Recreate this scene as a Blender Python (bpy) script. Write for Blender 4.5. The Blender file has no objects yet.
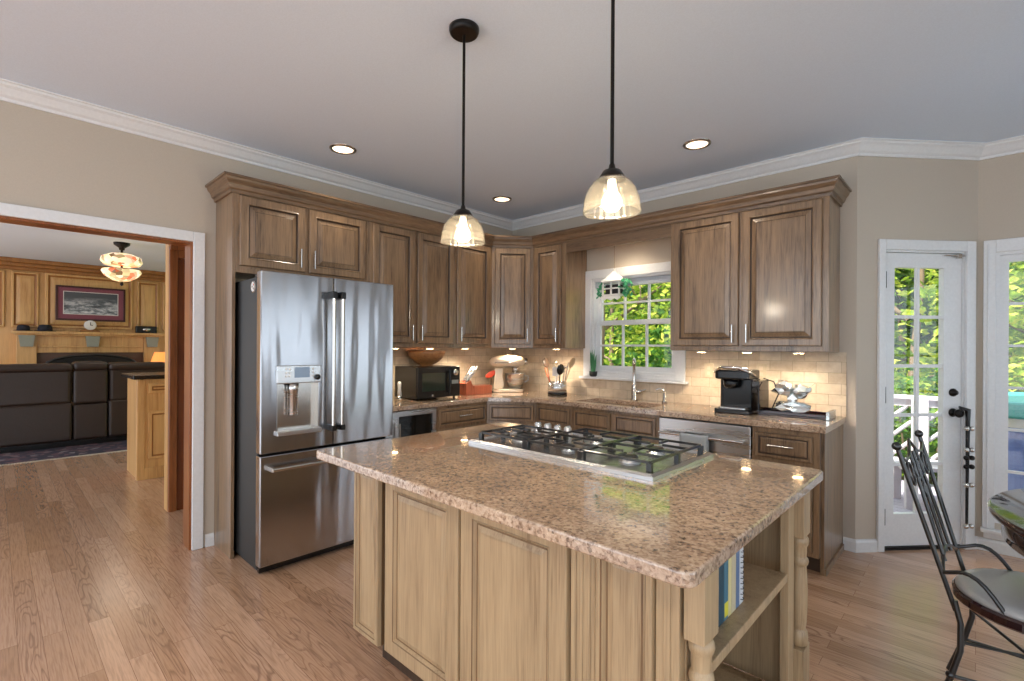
import bpy, bmesh, math, random
from mathutils import Vector, Matrix
PI = math.pi
SC = bpy.context.scene
COL = SC.collection
random.seed(7)

# ------------------------------------------------------------------ camera
F_PX, YAW, ROLL, CAM_H, CY = 491.44, 43.44, 0.342, 1.384, 346.9
cam_data = bpy.data.cameras.new('camera')
cam = bpy.data.objects.new('camera', cam_data)
COL.objects.link(cam)
cam_data.sensor_width = 36.0
cam_data.lens = F_PX / 1024 * 36.0
cam_data.shift_y = (CY - 340.5) / 1024
cam_data.clip_start = 0.02
cam.matrix_world = (Matrix.Translation((0, 0, CAM_H)) @ Matrix.Rotation(math.radians(YAW), 4, 'Z')
                    @ Matrix.Rotation(PI / 2, 4, 'X') @ Matrix.Rotation(math.radians(ROLL), 4, 'Z'))
SC.camera = cam

# ------------------------------------------------------------------ world, sun, exposure
W = bpy.data.worlds.new('world'); SC.world = W; W.use_nodes = True
wn = W.node_tree
bg = wn.nodes['Background']
bg.inputs[0].default_value = (0.80, 0.90, 1.0, 1)
bg.inputs[1].default_value = 2.1
sun = bpy.data.lights.new('sun', 'SUN'); sun.energy = 9.0; sun.angle = 0.02; sun.color = (1, .95, .85)
sun_o = bpy.data.objects.new('sun', sun); COL.objects.link(sun_o)
sun_o.rotation_euler = (math.radians(36), 0, math.radians(-22))   # high sun from behind the camera's left shoulder
SC.view_settings.view_transform = 'Standard'
SC.view_settings.look = 'None'
SC.view_settings.exposure = 0.34
SC.view_settings.gamma = 1.0
SC.view_settings.use_curve_mapping = False
SC.cycles.max_bounces = 10
SC.cycles.diffuse_bounces = 5
SC.cycles.glossy_bounces = 5
SC.cycles.transmission_bounces = 8
SC.cycles.transparent_max_bounces = 16
SC.cycles.sample_clamp_indirect = 6.0
SC.cycles.caustics_reflective = False
SC.cycles.caustics_refractive = False
SC.cycles.use_denoising = True

# ------------------------------------------------------------------ measures (metres, camera stands at 0,0)
XW = -3.845          # refrigerator wall
YW = 4.055           # sink wall
XE = -0.60           # right end of the sink wall
ZC = 2.79            # ceiling
DA = Vector((XE, YW, 0)); DB = Vector((0.0, 4.72, 0))    # diagonal wall with the door
YB = 4.72            # breakfast window wall

# ------------------------------------------------------------------ materials
def lin(c):
    return tuple(((v / 255) / 12.92 if v / 255 <= .04045 else ((v / 255 + .055) / 1.055) ** 2.4) for v in c) + (1,)

def newmat(name):
    m = bpy.data.materials.new(name); m.use_nodes = True
    nt = m.node_tree
    return m, nt, nt.nodes['Principled BSDF']

def N(nt, t, **kw):
    n = nt.nodes.new(t)
    for k, v in kw.items():
        if k in n.inputs: n.inputs[k].default_value = v
        else: setattr(n, k, v)
    return n

def ramp(nt, fac, stops):
    r = nt.nodes.new('ShaderNodeValToRGB')
    el = r.color_ramp.elements
    while len(el) < len(stops): el.new(.5)
    for e, (p, c) in zip(el, stops): e.position = p; e.color = c
    nt.links.new(fac, r.inputs[0])
    return r.outputs[0]

def coords(nt, scale=(1, 1, 1), rnd=True):
    tc = nt.nodes.new('ShaderNodeTexCoord')
    mp = nt.nodes.new('ShaderNodeMapping'); mp.inputs['Scale'].default_value = scale
    if rnd:
        oi = nt.nodes.new('ShaderNodeObjectInfo')
        mul = nt.nodes.new('ShaderNodeVectorMath'); mul.operation = 'SCALE'; mul.inputs['Scale'].default_value = 13.7
        cb = nt.nodes.new('ShaderNodeCombineXYZ')
        for k in range(3): nt.links.new(oi.outputs['Random'], cb.inputs[k])
        nt.links.new(cb.outputs[0], mul.inputs[0])
        ad = nt.nodes.new('ShaderNodeVectorMath'); ad.operation = 'ADD'
        nt.links.new(tc.outputs['Object'], ad.inputs[0]); nt.links.new(mul.outputs[0], ad.inputs[1])
        nt.links.new(ad.outputs[0], mp.inputs['Vector'])
    else:
        nt.links.new(tc.outputs['Object'], mp.inputs['Vector'])
    return mp.outputs[0]

def plain(name, c, rough=.5, metal=0., bump=0., bscale=60, emis=None, estr=0, coat=0., spec=.5):
    m, nt, b = newmat(name)
    b.inputs['Base Color'].default_value = lin(c)
    b.inputs['Roughness'].default_value = rough
    b.inputs['Metallic'].default_value = metal
    b.inputs['Coat Weight'].default_value = coat
    b.inputs['Specular IOR Level'].default_value = spec
    v = coords(nt, (1, 1, 1))
    n = N(nt, 'ShaderNodeTexNoise', Scale=bscale, Detail=3.0); nt.links.new(v, n.inputs['Vector'])
    if metal < .5 and emis is None:     # a trace of tone variation so nothing is dead flat
        mx = nt.nodes.new('ShaderNodeMix'); mx.data_type = 'RGBA'; mx.blend_type = 'MULTIPLY'
        mx.inputs[0].default_value = .5
        mx.inputs[6].default_value = lin(c)
        g = ramp(nt, n.outputs[0], [(.3, (.88, .88, .88, 1)), (.7, (1, 1, 1, 1))])
        nt.links.new(g, mx.inputs[7]); nt.links.new(mx.outputs[2], b.inputs['Base Color'])
    if bump:
        bp = N(nt, 'ShaderNodeBump', Strength=bump, Distance=.004)
        nt.links.new(n.outputs[0], bp.inputs['Height']); nt.links.new(bp.outputs[0], b.inputs['Normal'])
    if emis is not None:
        b.inputs['Emission Color'].default_value = lin(emis); b.inputs['Emission Strength'].default_value = estr
    return m

def wood(name, light, dark, rough=.42, grain=(26, 26, 1.6), amount=1., coat=.1):
    """Glazed cabinet wood: streaks that run along the part's height."""
    m, nt, b = newmat(name)
    v = coords(nt, grain)
    n1 = N(nt, 'ShaderNodeTexNoise', Scale=2.2, Detail=6.0, Roughness=.6); nt.links.new(v, n1.inputs['Vector'])
    v2 = coords(nt, (grain[0] * 3, grain[1] * 3, grain[2] * 2))
    n2 = N(nt, 'ShaderNodeTexNoise', Scale=3.0, Detail=4.0); nt.links.new(v2, n2.inputs['Vector'])
    v3 = coords(nt, (grain[0] * .25, grain[1] * .25, grain[2] * .5))
    n3 = N(nt, 'ShaderNodeTexNoise', Scale=2.0, Detail=2.0); nt.links.new(v3, n3.inputs['Vector'])
    ad = N(nt, 'ShaderNodeMath', operation='ADD'); nt.links.new(n1.outputs[0], ad.inputs[0]); nt.links.new(n2.outputs[0], ad.inputs[1])
    ad2 = N(nt, 'ShaderNodeMath', operation='ADD'); nt.links.new(ad.outputs[0], ad2.inputs[0]); nt.links.new(n3.outputs[0], ad2.inputs[1])
    dv = N(nt, 'ShaderNodeMath', operation='DIVIDE'); nt.links.new(ad2.outputs[0], dv.inputs[0]); dv.inputs[1].default_value = 3
    l, d = lin(light), lin(dark)
    mid = tuple(a * .62 + c * .38 for a, c in zip(l, d))
    c = ramp(nt, dv.outputs[0], [(.36, d), (.47, mid), (.60, l)])
    nt.links.new(c, b.inputs['Base Color'])
    b.inputs['Roughness'].default_value = rough
    b.inputs['Coat Weight'].default_value = coat; b.inputs['Coat Roughness'].default_value = .14
    bp = N(nt, 'ShaderNodeBump', Strength=.12, Distance=.002); nt.links.new(dv.outputs[0], bp.inputs['Height'])
    nt.links.new(bp.outputs[0], b.inputs['Normal'])
    return m

def granite(name):
    m, nt, b = newmat(name)
    v = coords(nt, (1, 1, 1), rnd=False)
    n1 = N(nt, 'ShaderNodeTexNoise', Scale=66.0, Detail=5.0, Roughness=.62, Distortion=.6); nt.links.new(v, n1.inputs['Vector'])
    c1 = ramp(nt, n1.outputs[0], [(.34, lin((58, 46, 40))), (.42, lin((142, 116, 96))), (.48, lin((192, 168, 146))), (.60, lin((208, 186, 164))), (.70, lin((238, 224, 206)))])
    n2 = N(nt, 'ShaderNodeTexVoronoi', Scale=125.0); nt.links.new(v, n2.inputs['Vector'])
    c2 = ramp(nt, n2.outputs['Color'], [(.08, lin((30, 24, 22))), (.2, lin((150, 120, 98))), (.45, lin((206, 178, 150))), (.75, lin((226, 204, 180))), (.95, lin((140, 104, 84)))])
    mx = nt.nodes.new('ShaderNodeMix'); mx.data_type = 'RGBA'; mx.inputs[0].default_value = .48
    nt.links.new(c1, mx.inputs[6]); nt.links.new(c2, mx.inputs[7])
    n3 = N(nt, 'ShaderNodeTexNoise', Scale=6.0, Detail=3.0); nt.links.new(v, n3.inputs['Vector'])
    g = ramp(nt, n3.outputs[0], [(.3, (.74, .7, .68, 1)), (.7, (1.0, .98, .95, 1))])
    m2 = nt.nodes.new('ShaderNodeMix'); m2.data_type = 'RGBA'; m2.blend_type = 'MULTIPLY'; m2.inputs[0].default_value = 1
    nt.links.new(mx.outputs[2], m2.inputs[6]); nt.links.new(g, m2.inputs[7])
    nt.links.new(m2.outputs[2], b.inputs['Base Color'])
    b.inputs['Roughness'].default_value = .12
    b.inputs['Coat Weight'].default_value = 1.; b.inputs['Coat Roughness'].default_value = .015; b.inputs['Coat IOR'].default_value = 1.75
    return m

def steel(name, c=(196, 196, 198), rough=.24, wobble=0., brush=(2, 2, 220), tint=None):
    m, nt, b = newmat(name)
    b.inputs['Base Color'].default_value = lin(c); b.inputs['Metallic'].default_value = 1.
    v = coords(nt, brush)
    n = N(nt, 'ShaderNodeTexNoise', Scale=3.0, Detail=2.0); nt.links.new(v, n.inputs['Vector'])
    r = nt.nodes.new('ShaderNodeMapRange'); r.inputs[3].default_value = rough * .8; r.inputs[4].default_value = rough * 1.25
    nt.links.new(n.outputs[0], r.inputs[0]); nt.links.new(r.outputs[0], b.inputs['Roughness'])
    if wobble:
        b.inputs['Anisotropic'].default_value = .8; b.inputs['Anisotropic Rotation'].default_value = .25
        v2 = coords(nt, (4.2, 4.2, .7))
        n2 = N(nt, 'ShaderNodeTexNoise', Scale=1.6, Detail=1.0); nt.links.new(v2, n2.inputs['Vector'])
        bp = N(nt, 'ShaderNodeBump', Strength=wobble, Distance=.02); nt.links.new(n2.outputs[0], bp.inputs['Height'])
        nt.links.new(bp.outputs[0], b.inputs['Normal'])
    return m

def schlick(nt, f0):
    lw = nt.nodes.new('ShaderNodeLayerWeight'); lw.inputs[0].default_value = .5
    pw = N(nt, 'ShaderNodeMath', operation='POWER'); pw.inputs[1].default_value = 5.; nt.links.new(lw.outputs['Facing'], pw.inputs[0])
    ma = N(nt, 'ShaderNodeMath', operation='MULTIPLY_ADD'); ma.inputs[1].default_value = 1 - f0; ma.inputs[2].default_value = f0
    nt.links.new(pw.outputs[0], ma.inputs[0]); return ma.outputs[0]

def pane_mat(name, tint=(1, 1, 1, 1)):
    m = bpy.data.materials.new(name); m.use_nodes = True; nt = m.node_tree; nt.nodes.clear()
    out = nt.nodes.new('ShaderNodeOutputMaterial')
    tr = nt.nodes.new('ShaderNodeBsdfTransparent'); tr.inputs[0].default_value = tint
    gl = nt.nodes.new('ShaderNodeBsdfGlossy'); gl.inputs['Roughness'].default_value = .02
    mx = nt.nodes.new('ShaderNodeMixShader')
    nt.links.new(schlick(nt, .04), mx.inputs[0]); nt.links.new(tr.outputs[0], mx.inputs[1]); nt.links.new(gl.outputs[0], mx.inputs[2])
    nt.links.new(mx.outputs[0], out.inputs[0])
    return m

def shade_glass(name, c=(1, .93, .8, 1), clear=.90):
    """Ribbed lamp glass: partly clear, partly milky, with a gloss."""
    m = bpy.data.materials.new(name); m.use_nodes = True; nt = m.node_tree; nt.nodes.clear()
    out = nt.nodes.new('ShaderNodeOutputMaterial')
    tr = nt.nodes.new('ShaderNodeBsdfTransparent'); tr.inputs[0].default_value = (.98, .95, .9, 1)
    tl = nt.nodes.new('ShaderNodeBsdfTranslucent'); tl.inputs[0].default_value = c
    df = nt.nodes.new('ShaderNodeBsdfDiffuse'); df.inputs[0].default_value = c
    gl = nt.nodes.new('ShaderNodeBsdfGlossy'); gl.inputs['Roughness'].default_value = .08
    a = nt.nodes.new('ShaderNodeMixShader'); a.inputs[0].default_value = .4
    nt.links.new(tl.outputs[0], a.inputs[1]); nt.links.new(df.outputs[0], a.inputs[2])
    b = nt.nodes.new('ShaderNodeMixShader'); b.inputs[0].default_value = clear
    nt.links.new(a.outputs[0], b.inputs[1]); nt.links.new(tr.outputs[0], b.inputs[2])
    d = nt.nodes.new('ShaderNodeMixShader')
    nt.links.new(schlick(nt, .06), d.inputs[0]); nt.links.new(b.outputs[0], d.inputs[1]); nt.links.new(gl.outputs[0], d.inputs[2])
    nt.links.new(d.outputs[0], out.inputs[0])
    return m

def floor_mat():
    m, nt, b = newmat('oak_floor')
    tc = nt.nodes.new('ShaderNodeTexCoord')
    br = nt.nodes.new('ShaderNodeTexBrick')
    br.offset = .37; br.offset_frequency = 2; br.squash = 1
    for k, v in (('Scale', 1.0), ('Mortar Size', .0011), ('Mortar Smooth', .3), ('Brick Width', 1.35), ('Row Height', .083), ('Bias', 0.)):
        br.inputs[k].default_value = v
    br.inputs['Color1'].default_value = (0, 0, 0, 1); br.inputs['Color2'].default_value = (1, 1, 1, 1); br.inputs['Mortar'].default_value = (.5, .5, .5, 1)
    nt.links.new(tc.outputs['Object'], br.inputs['Vector'])
    sc = N(nt, 'ShaderNodeVectorMath', operation='SCALE'); sc.inputs['Scale'].default_value = 37.
    nt.links.new(br.outputs['Color'], sc.inputs[0])
    ad = N(nt, 'ShaderNodeVectorMath', operation='ADD'); nt.links.new(tc.outputs['Object'], ad.inputs[0]); nt.links.new(sc.outputs[0], ad.inputs[1])
    mp = nt.nodes.new('ShaderNodeMapping'); mp.inputs['Scale'].default_value = (.8, 6.5, 1); nt.links.new(ad.outputs[0], mp.inputs[0])
    nz = N(nt, 'ShaderNodeTexNoise', Scale=1.5, Detail=2.0, Distortion=.4); nt.links.new(mp.outputs[0], nz.inputs['Vector'])
    mu = N(nt, 'ShaderNodeMath', operation='MULTIPLY'); mu.inputs[1].default_value = 15.; nt.links.new(nz.outputs[0], mu.inputs[0])
    fr = N(nt, 'ShaderNodeMath', operation='FRACT'); nt.links.new(mu.outputs[0], fr.inputs[0])    # cathedral rings
    ring = ramp(nt, fr.outputs[0], [(0, (.52, .47, .45, 1)), (.16, (1, 1, 1, 1)), (.72, (1, 1, 1, 1)), (1, (.52, .47, .45, 1))])
    mp2 = nt.nodes.new('ShaderNodeMapping'); mp2.inputs['Scale'].default_value = (5, 120, 1); nt.links.new(ad.outputs[0], mp2.inputs[0])
    n2 = N(nt, 'ShaderNodeTexNoise', Scale=1.3, Detail=3.0); nt.links.new(mp2.outputs[0], n2.inputs['Vector'])
    pore = ramp(nt, n2.outputs[0], [(.35, (.74, .71, .69, 1)), (.55, (1, 1, 1, 1))])
    base = ramp(nt, br.outputs['Color'], [(0, lin((173, 135, 105))), (.35, lin((190, 151, 121))), (.7, lin((204, 166, 137))), (1, lin((182, 143, 114)))])
    def mulc(a, c, f):
        x = nt.nodes.new('ShaderNodeMix'); x.data_type = 'RGBA'; x.blend_type = 'MULTIPLY'; x.inputs[0].default_value = f
        nt.links.new(a, x.inputs[6]); nt.links.new(c, x.inputs[7]); return x.outputs[2]
    sc2 = N(nt, 'ShaderNodeMath', operation='MULTIPLY'); sc2.inputs[1].default_value = 7.31; nt.links.new(br.outputs['Color'], sc2.inputs[0])
    fr2 = N(nt, 'ShaderNodeMath', operation='FRACT'); nt.links.new(sc2.outputs[0], fr2.inputs[0])
    mr = nt.nodes.new('ShaderNodeMapRange'); mr.inputs[1].default_value = .35; mr.inputs[2].default_value = .95; mr.inputs[3].default_value = .12; mr.inputs[4].default_value = .85
    nt.links.new(fr2.outputs[0], mr.inputs[0])
    xr = nt.nodes.new('ShaderNodeMix'); xr.data_type = 'RGBA'; xr.blend_type = 'MULTIPLY'; nt.links.new(mr.outputs[0], xr.inputs[0])
    nt.links.new(base, xr.inputs[6]); nt.links.new(ring, xr.inputs[7])
    c = mulc(xr.outputs[2], pore, .8)
    gap = ramp(nt, br.outputs['Fac'], [(0, (1, 1, 1, 1)), (1, (.5, .42, .38, 1))])
    c = mulc(c, gap, 1.)
    nt.links.new(c, b.inputs['Base Color'])
    b.inputs['Roughness'].default_value = .27
    b.inputs['Coat Weight'].default_value = .6; b.inputs['Coat Roughness'].default_value = .16
    b.inputs['Specular IOR Level'].default_value = .5
    bp = N(nt, 'ShaderNodeBump', Strength=.08, Distance=.002); nt.links.new(ring, bp.inputs['Height'])
    nt.links.new(bp.outputs[0], b.inputs['Normal'])
    return m

def tile_mat():
    m, nt, b = newmat('travertine_tile')
    tc = nt.nodes.new('ShaderNodeTexCoord')
    sp = nt.nodes.new('ShaderNodeSeparateXYZ'); nt.links.new(tc.outputs['Object'], sp.inputs[0])
    cb = nt.nodes.new('ShaderNodeCombineXYZ'); nt.links.new(sp.outputs[0], cb.inputs[0]); nt.links.new(sp.outputs[2], cb.inputs[1])
    br = nt.nodes.new('ShaderNodeTexBrick'); br.offset = .5
    for k, v in (('Scale', 1.0), ('Mortar Size', .0025), ('Mortar Smooth', .2), ('Brick Width', .152), ('Row Height', .076), ('Bias', 0.)):
        br.inputs[k].default_value = v
    br.inputs['Color1'].default_value = lin((202, 184, 158)); br.inputs['Color2'].default_value = lin((222, 207, 183)); br.inputs['Mortar'].default_value = lin((182, 166, 142))
    nt.links.new(cb.outputs[0], br.inputs['Vector'])
    n = N(nt, 'ShaderNodeTexNoise', Scale=14.0, Detail=5.0, Roughness=.65); nt.links.new(cb.outputs[0], n.inputs['Vector'])
    g = ramp(nt, n.outputs[0], [(.3, (.78, .72, .66, 1)), (.6, (1, 1, 1, 1))])
    x = nt.nodes.new('ShaderNodeMix'); x.data_type = 'RGBA'; x.blend_type = 'MULTIPLY'; x.inputs[0].default_value = .8
    nt.links.new(br.outputs['Color'], x.inputs[6]); nt.links.new(g, x.inputs[7]); nt.links.new(x.outputs[2], b.inputs['Base Color'])
    b.inputs['Roughness'].default_value = .5
    iv = N(nt, 'ShaderNodeMath', operation='SUBTRACT'); iv.inputs[0].default_value = 1; nt.links.new(br.outputs['Fac'], iv.inputs[1])
    bp = N(nt, 'ShaderNodeBump', Strength=.5, Distance=.003); nt.links.new(iv.outputs[0], bp.inputs['Height']); nt.links.new(bp.outputs[0], b.inputs['Normal'])
    return m

def leaf_mat(name, cols):
    m = bpy.data.materials.new(name); m.use_nodes = True; nt = m.node_tree
    b = nt.nodes['Principled BSDF']; out = nt.nodes['Material Output']
    tc = nt.nodes.new('ShaderNodeTexCoord')
    n = N(nt, 'ShaderNodeTexNoise', Scale=3.2, Detail=4.0, Roughness=.7); nt.links.new(tc.outputs['Object'], n.inputs['Vector'])
    c = ramp(nt, n.outputs[0], [(.32, lin(cols[0])), (.48, lin(cols[1])), (.62, lin(cols[2]))])
    nt.links.new(c, b.inputs['Base Color']); b.inputs['Roughness'].default_value = .6
    b.inputs['Specular IOR Level'].default_value = .2
    tl = nt.nodes.new('ShaderNodeBsdfTranslucent'); nt.links.new(c, tl.inputs[0])
    mx = nt.nodes.new('ShaderNodeMixShader'); mx.inputs[0].default_value = .5
    nt.links.new(b.outputs[0], mx.inputs[1]); nt.links.new(tl.outputs[0], mx.inputs[2]); nt.links.new(mx.outputs[0], out.inputs[0])
    return m

def rug_mat():
    m, nt, b = newmat('rug_weave')
    v = coords(nt, (1, 1, 1), rnd=False)
    n = N(nt, 'ShaderNodeTexVoronoi', Scale=14.0); nt.links.new(v, n.inputs['Vector'])
    c = ramp(nt, n.outputs['Color'], [(.1, lin((34, 30, 44))), (.5, lin((52, 44, 60))), (.75, lin((104, 70, 74))), (.92, lin((126, 118, 120)))])
    nt.links.new(c, b.inputs['Base Color']); b.inputs['Roughness'].default_value = .95
    return m

def snow_picture_mat():
    m, nt, b = newmat('grey_landscape_print')
    tc = nt.nodes.new('ShaderNodeTexCoord')
    mp = nt.nodes.new('ShaderNodeMapping'); mp.inputs['Scale'].default_value = (3, 3, 9); nt.links.new(tc.outputs['Object'], mp.inputs[0])
    n = N(nt, 'ShaderNodeTexNoise', Scale=2.0, Detail=6.0, Roughness=.7); nt.links.new(mp.outputs[0], n.inputs['Vector'])
    c = ramp(nt, n.outputs[0], [(.35, lin((52, 58, 66))), (.47, lin((110, 118, 126))), (.56, lin((186, 190, 196))), (.66, lin((226, 228, 230)))])
    sp = nt.nodes.new('ShaderNodeSeparateXYZ'); nt.links.new(tc.outputs['Object'], sp.inputs[0])
    mr = nt.nodes.new('ShaderNodeMapRange'); mr.inputs[1].default_value = .28; mr.inputs[2].default_value = .42; nt.links.new(sp.outputs[2], mr.inputs[0])
    x = nt.nodes.new('ShaderNodeMix'); x.data_type = 'RGBA'; nt.links.new(mr.outputs[0], x.inputs[0])
    nt.links.new(c, x.inputs[6]); x.inputs[7].default_value = lin((74, 80, 88))
    nt.links.new(x.outputs[2], b.inputs['Base Color']); b.inputs['Roughness'].default_value = .3
    return m

def stained_glass_mat():
    m, nt, b = newmat('stained_glass')
    v = coords(nt, (1, 1, 1), rnd=False)
    n = N(nt, 'ShaderNodeTexVoronoi', Scale=16.0); nt.links.new(v, n.inputs['Vector'])
    c = ramp(nt, n.outputs['Color'], [(.15, lin((120, 90, 60))), (.4, lin((250, 226, 170))), (.6, lin((255, 244, 214))), (.8, lin((236, 120, 70))), (.95, lin((150, 70, 44)))])
    nt.links.new(c, b.inputs['Base Color']); nt.links.new(c, b.inputs['Emission Color']); b.inputs['Emission Strength'].default_value = .65
    b.inputs['Roughness'].default_value = .2
    return m

M = {}
M['wall'] = plain('greige_paint', (192, 181, 166), .8, bump=.04, bscale=220)
M['ceil'] = plain('ceiling_paint', (216, 228, 244), .85, bump=.05, bscale=160)
M['trim'] = plain('white_trim_paint', (226, 227, 228), .4)
M['floor'] = floor_mat()
M['tile'] = tile_mat()
M['granite'] = granite('speckled_granite')
M['cab'] = wood('glazed_grey_brown_wood', (148, 119, 89), (74, 56, 41), rough=.36, coat=.7)
M['cabh'] = wood('glazed_grey_brown_wood_lengthwise', (130, 103, 76), (66, 49, 36), grain=(1.6, 1.6, 26), coat=.3)
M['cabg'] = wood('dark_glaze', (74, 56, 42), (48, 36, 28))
M['isl'] = wood('pale_glazed_wood', (182, 157, 122), (138, 114, 86), grain=(30, 30, 1.3))
M['islg'] = wood('brown_glaze', (128, 100, 70), (96, 72, 50))
M['honey'] = wood('honey_pine', (220, 176, 116), (184, 134, 80), rough=.35, grain=(12, 12, .9))
M['honeyd'] = wood('honey_groove', (166, 112, 58), (130, 84, 42), rough=.4)
M['redwood'] = wood('stained_red_brown_wood', (150, 88, 44), (104, 56, 26), rough=.3)
M['steel'] = steel('brushed_steel', (180, 181, 185), .17, wobble=.45)
M['steel2'] = steel('plain_steel', (212, 213, 214), .27, brush=(.5, .5, 6))
M['chrome'] = steel('satin_nickel', (206, 202, 196), .2)
M['fside'] = plain('charcoal_side', (30, 29, 28), .5)
M['black'] = plain('black_plastic', (16, 16, 17), .25)
M['matblack'] = plain('black_iron', (22, 22, 23), .30, coat=.6)
M['bronze'] = plain('dark_bronze', (26, 22, 20), .35, metal=.6)
M['dglass'] = plain('dark_glass', (10, 13, 13), .05)
M['pane'] = pane_mat('window_glass')
M['shade'] = shade_glass('ribbed_lamp_glass', (.26, .235, .19, 1), .86)
M['bulb'] = plain('lamp_bulb', (255, 244, 225), .4, emis=(255, 240, 214), estr=7)
M['canlamp'] = plain('can_lamp', (255, 236, 212), .4, emis=(255, 228, 196), estr=2.2)
M['puck'] = plain('puck_lamp', (255, 230, 190), .4, emis=(255, 214, 160), estr=30)
M['white'] = plain('white_plastic', (232, 230, 226), .35)
M['cream'] = plain('cream_enamel', (226, 210, 186), .22, coat=.5)
M['leather'] = plain('brown_leather', (50, 37, 31), .38, bump=.25, bscale=45)
M['redblock'] = wood('cherry_block', (170, 92, 62), (120, 58, 38))
M['bowlwood'] = wood('turned_bowl_wood', (176, 124, 76), (110, 70, 40), grain=(6, 6, 14))
M['soil'] = plain('dark_pot', (30, 28, 28), .6)
M['leafp'] = plain('succulent_green', (58, 128, 78), .45)
M['ivy'] = plain('ivy_green', (60, 150, 104), .5)
M['orange'] = plain('orange_red_silicone', (206, 72, 40), .4)
M['foil'] = plain('silver_foil', (226, 230, 228), .22, metal=.9, bump=.3, bscale=90)
M['mahog'] = plain('mahogany_gloss', (46, 22, 24), .12, coat=.6)
M['seatfab'] = plain('grey_satin_fabric', (172, 174, 176), .28, bump=.05, bscale=90)
M['towel'] = plain('grey_patterned_towel', (176, 182, 184), .9, bump=.5, bscale=120)
M['rug'] = rug_mat()
M['fringe'] = plain('cream_fringe', (196, 184, 166), .95)
M['snow'] = snow_picture_mat()
M['mauve'] = plain('mauve_mat_board', (136, 74, 88), .7)
M['darkframe'] = plain('dark_red_frame', (64, 24, 26), .3)
M['stained'] = stained_glass_mat()
M['corbel'] = plain('pale_grey_corbel', (150, 152, 138), .6)
M['tilefire'] = plain('brown_hearth_tile', (96, 72, 60), .5)
M['deck'] = plain('grey_deck_boards', (176, 170, 182), .7)
M['railp'] = plain('white_deck_paint', (222, 214, 218), .6)
M['lawn'] = plain('lawn_grass', (70, 96, 44), .95, bump=.6, bscale=12)
M['bark'] = plain('bark', (128, 108, 86), .9, bump=.6, bscale=20)
M['leafA'] = leaf_mat('leaf_bright', ((58, 88, 26), (142, 172, 50), (232, 226, 110)))
M['leafB'] = leaf_mat('leaf_deep', ((30, 58, 26), (70, 116, 40), (150, 178, 66)))
M['teal'] = plain('teal_vinyl', (60, 168, 160), .5)
M['lilac'] = plain('blue_lilac_panel', (110, 130, 190), .6)
M['warmlamp'] = plain('lit_lamp_shade', (255, 180, 100), .7, emis=(255, 140, 60), estr=.8)
M['felt'] = plain('dark_felt', (40, 40, 48), .9)
M['rope'] = plain('jute_cord', (120, 96, 70), .9)
M['red'] = plain('dark_red_fabric', (78, 20, 26), .7)

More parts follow.
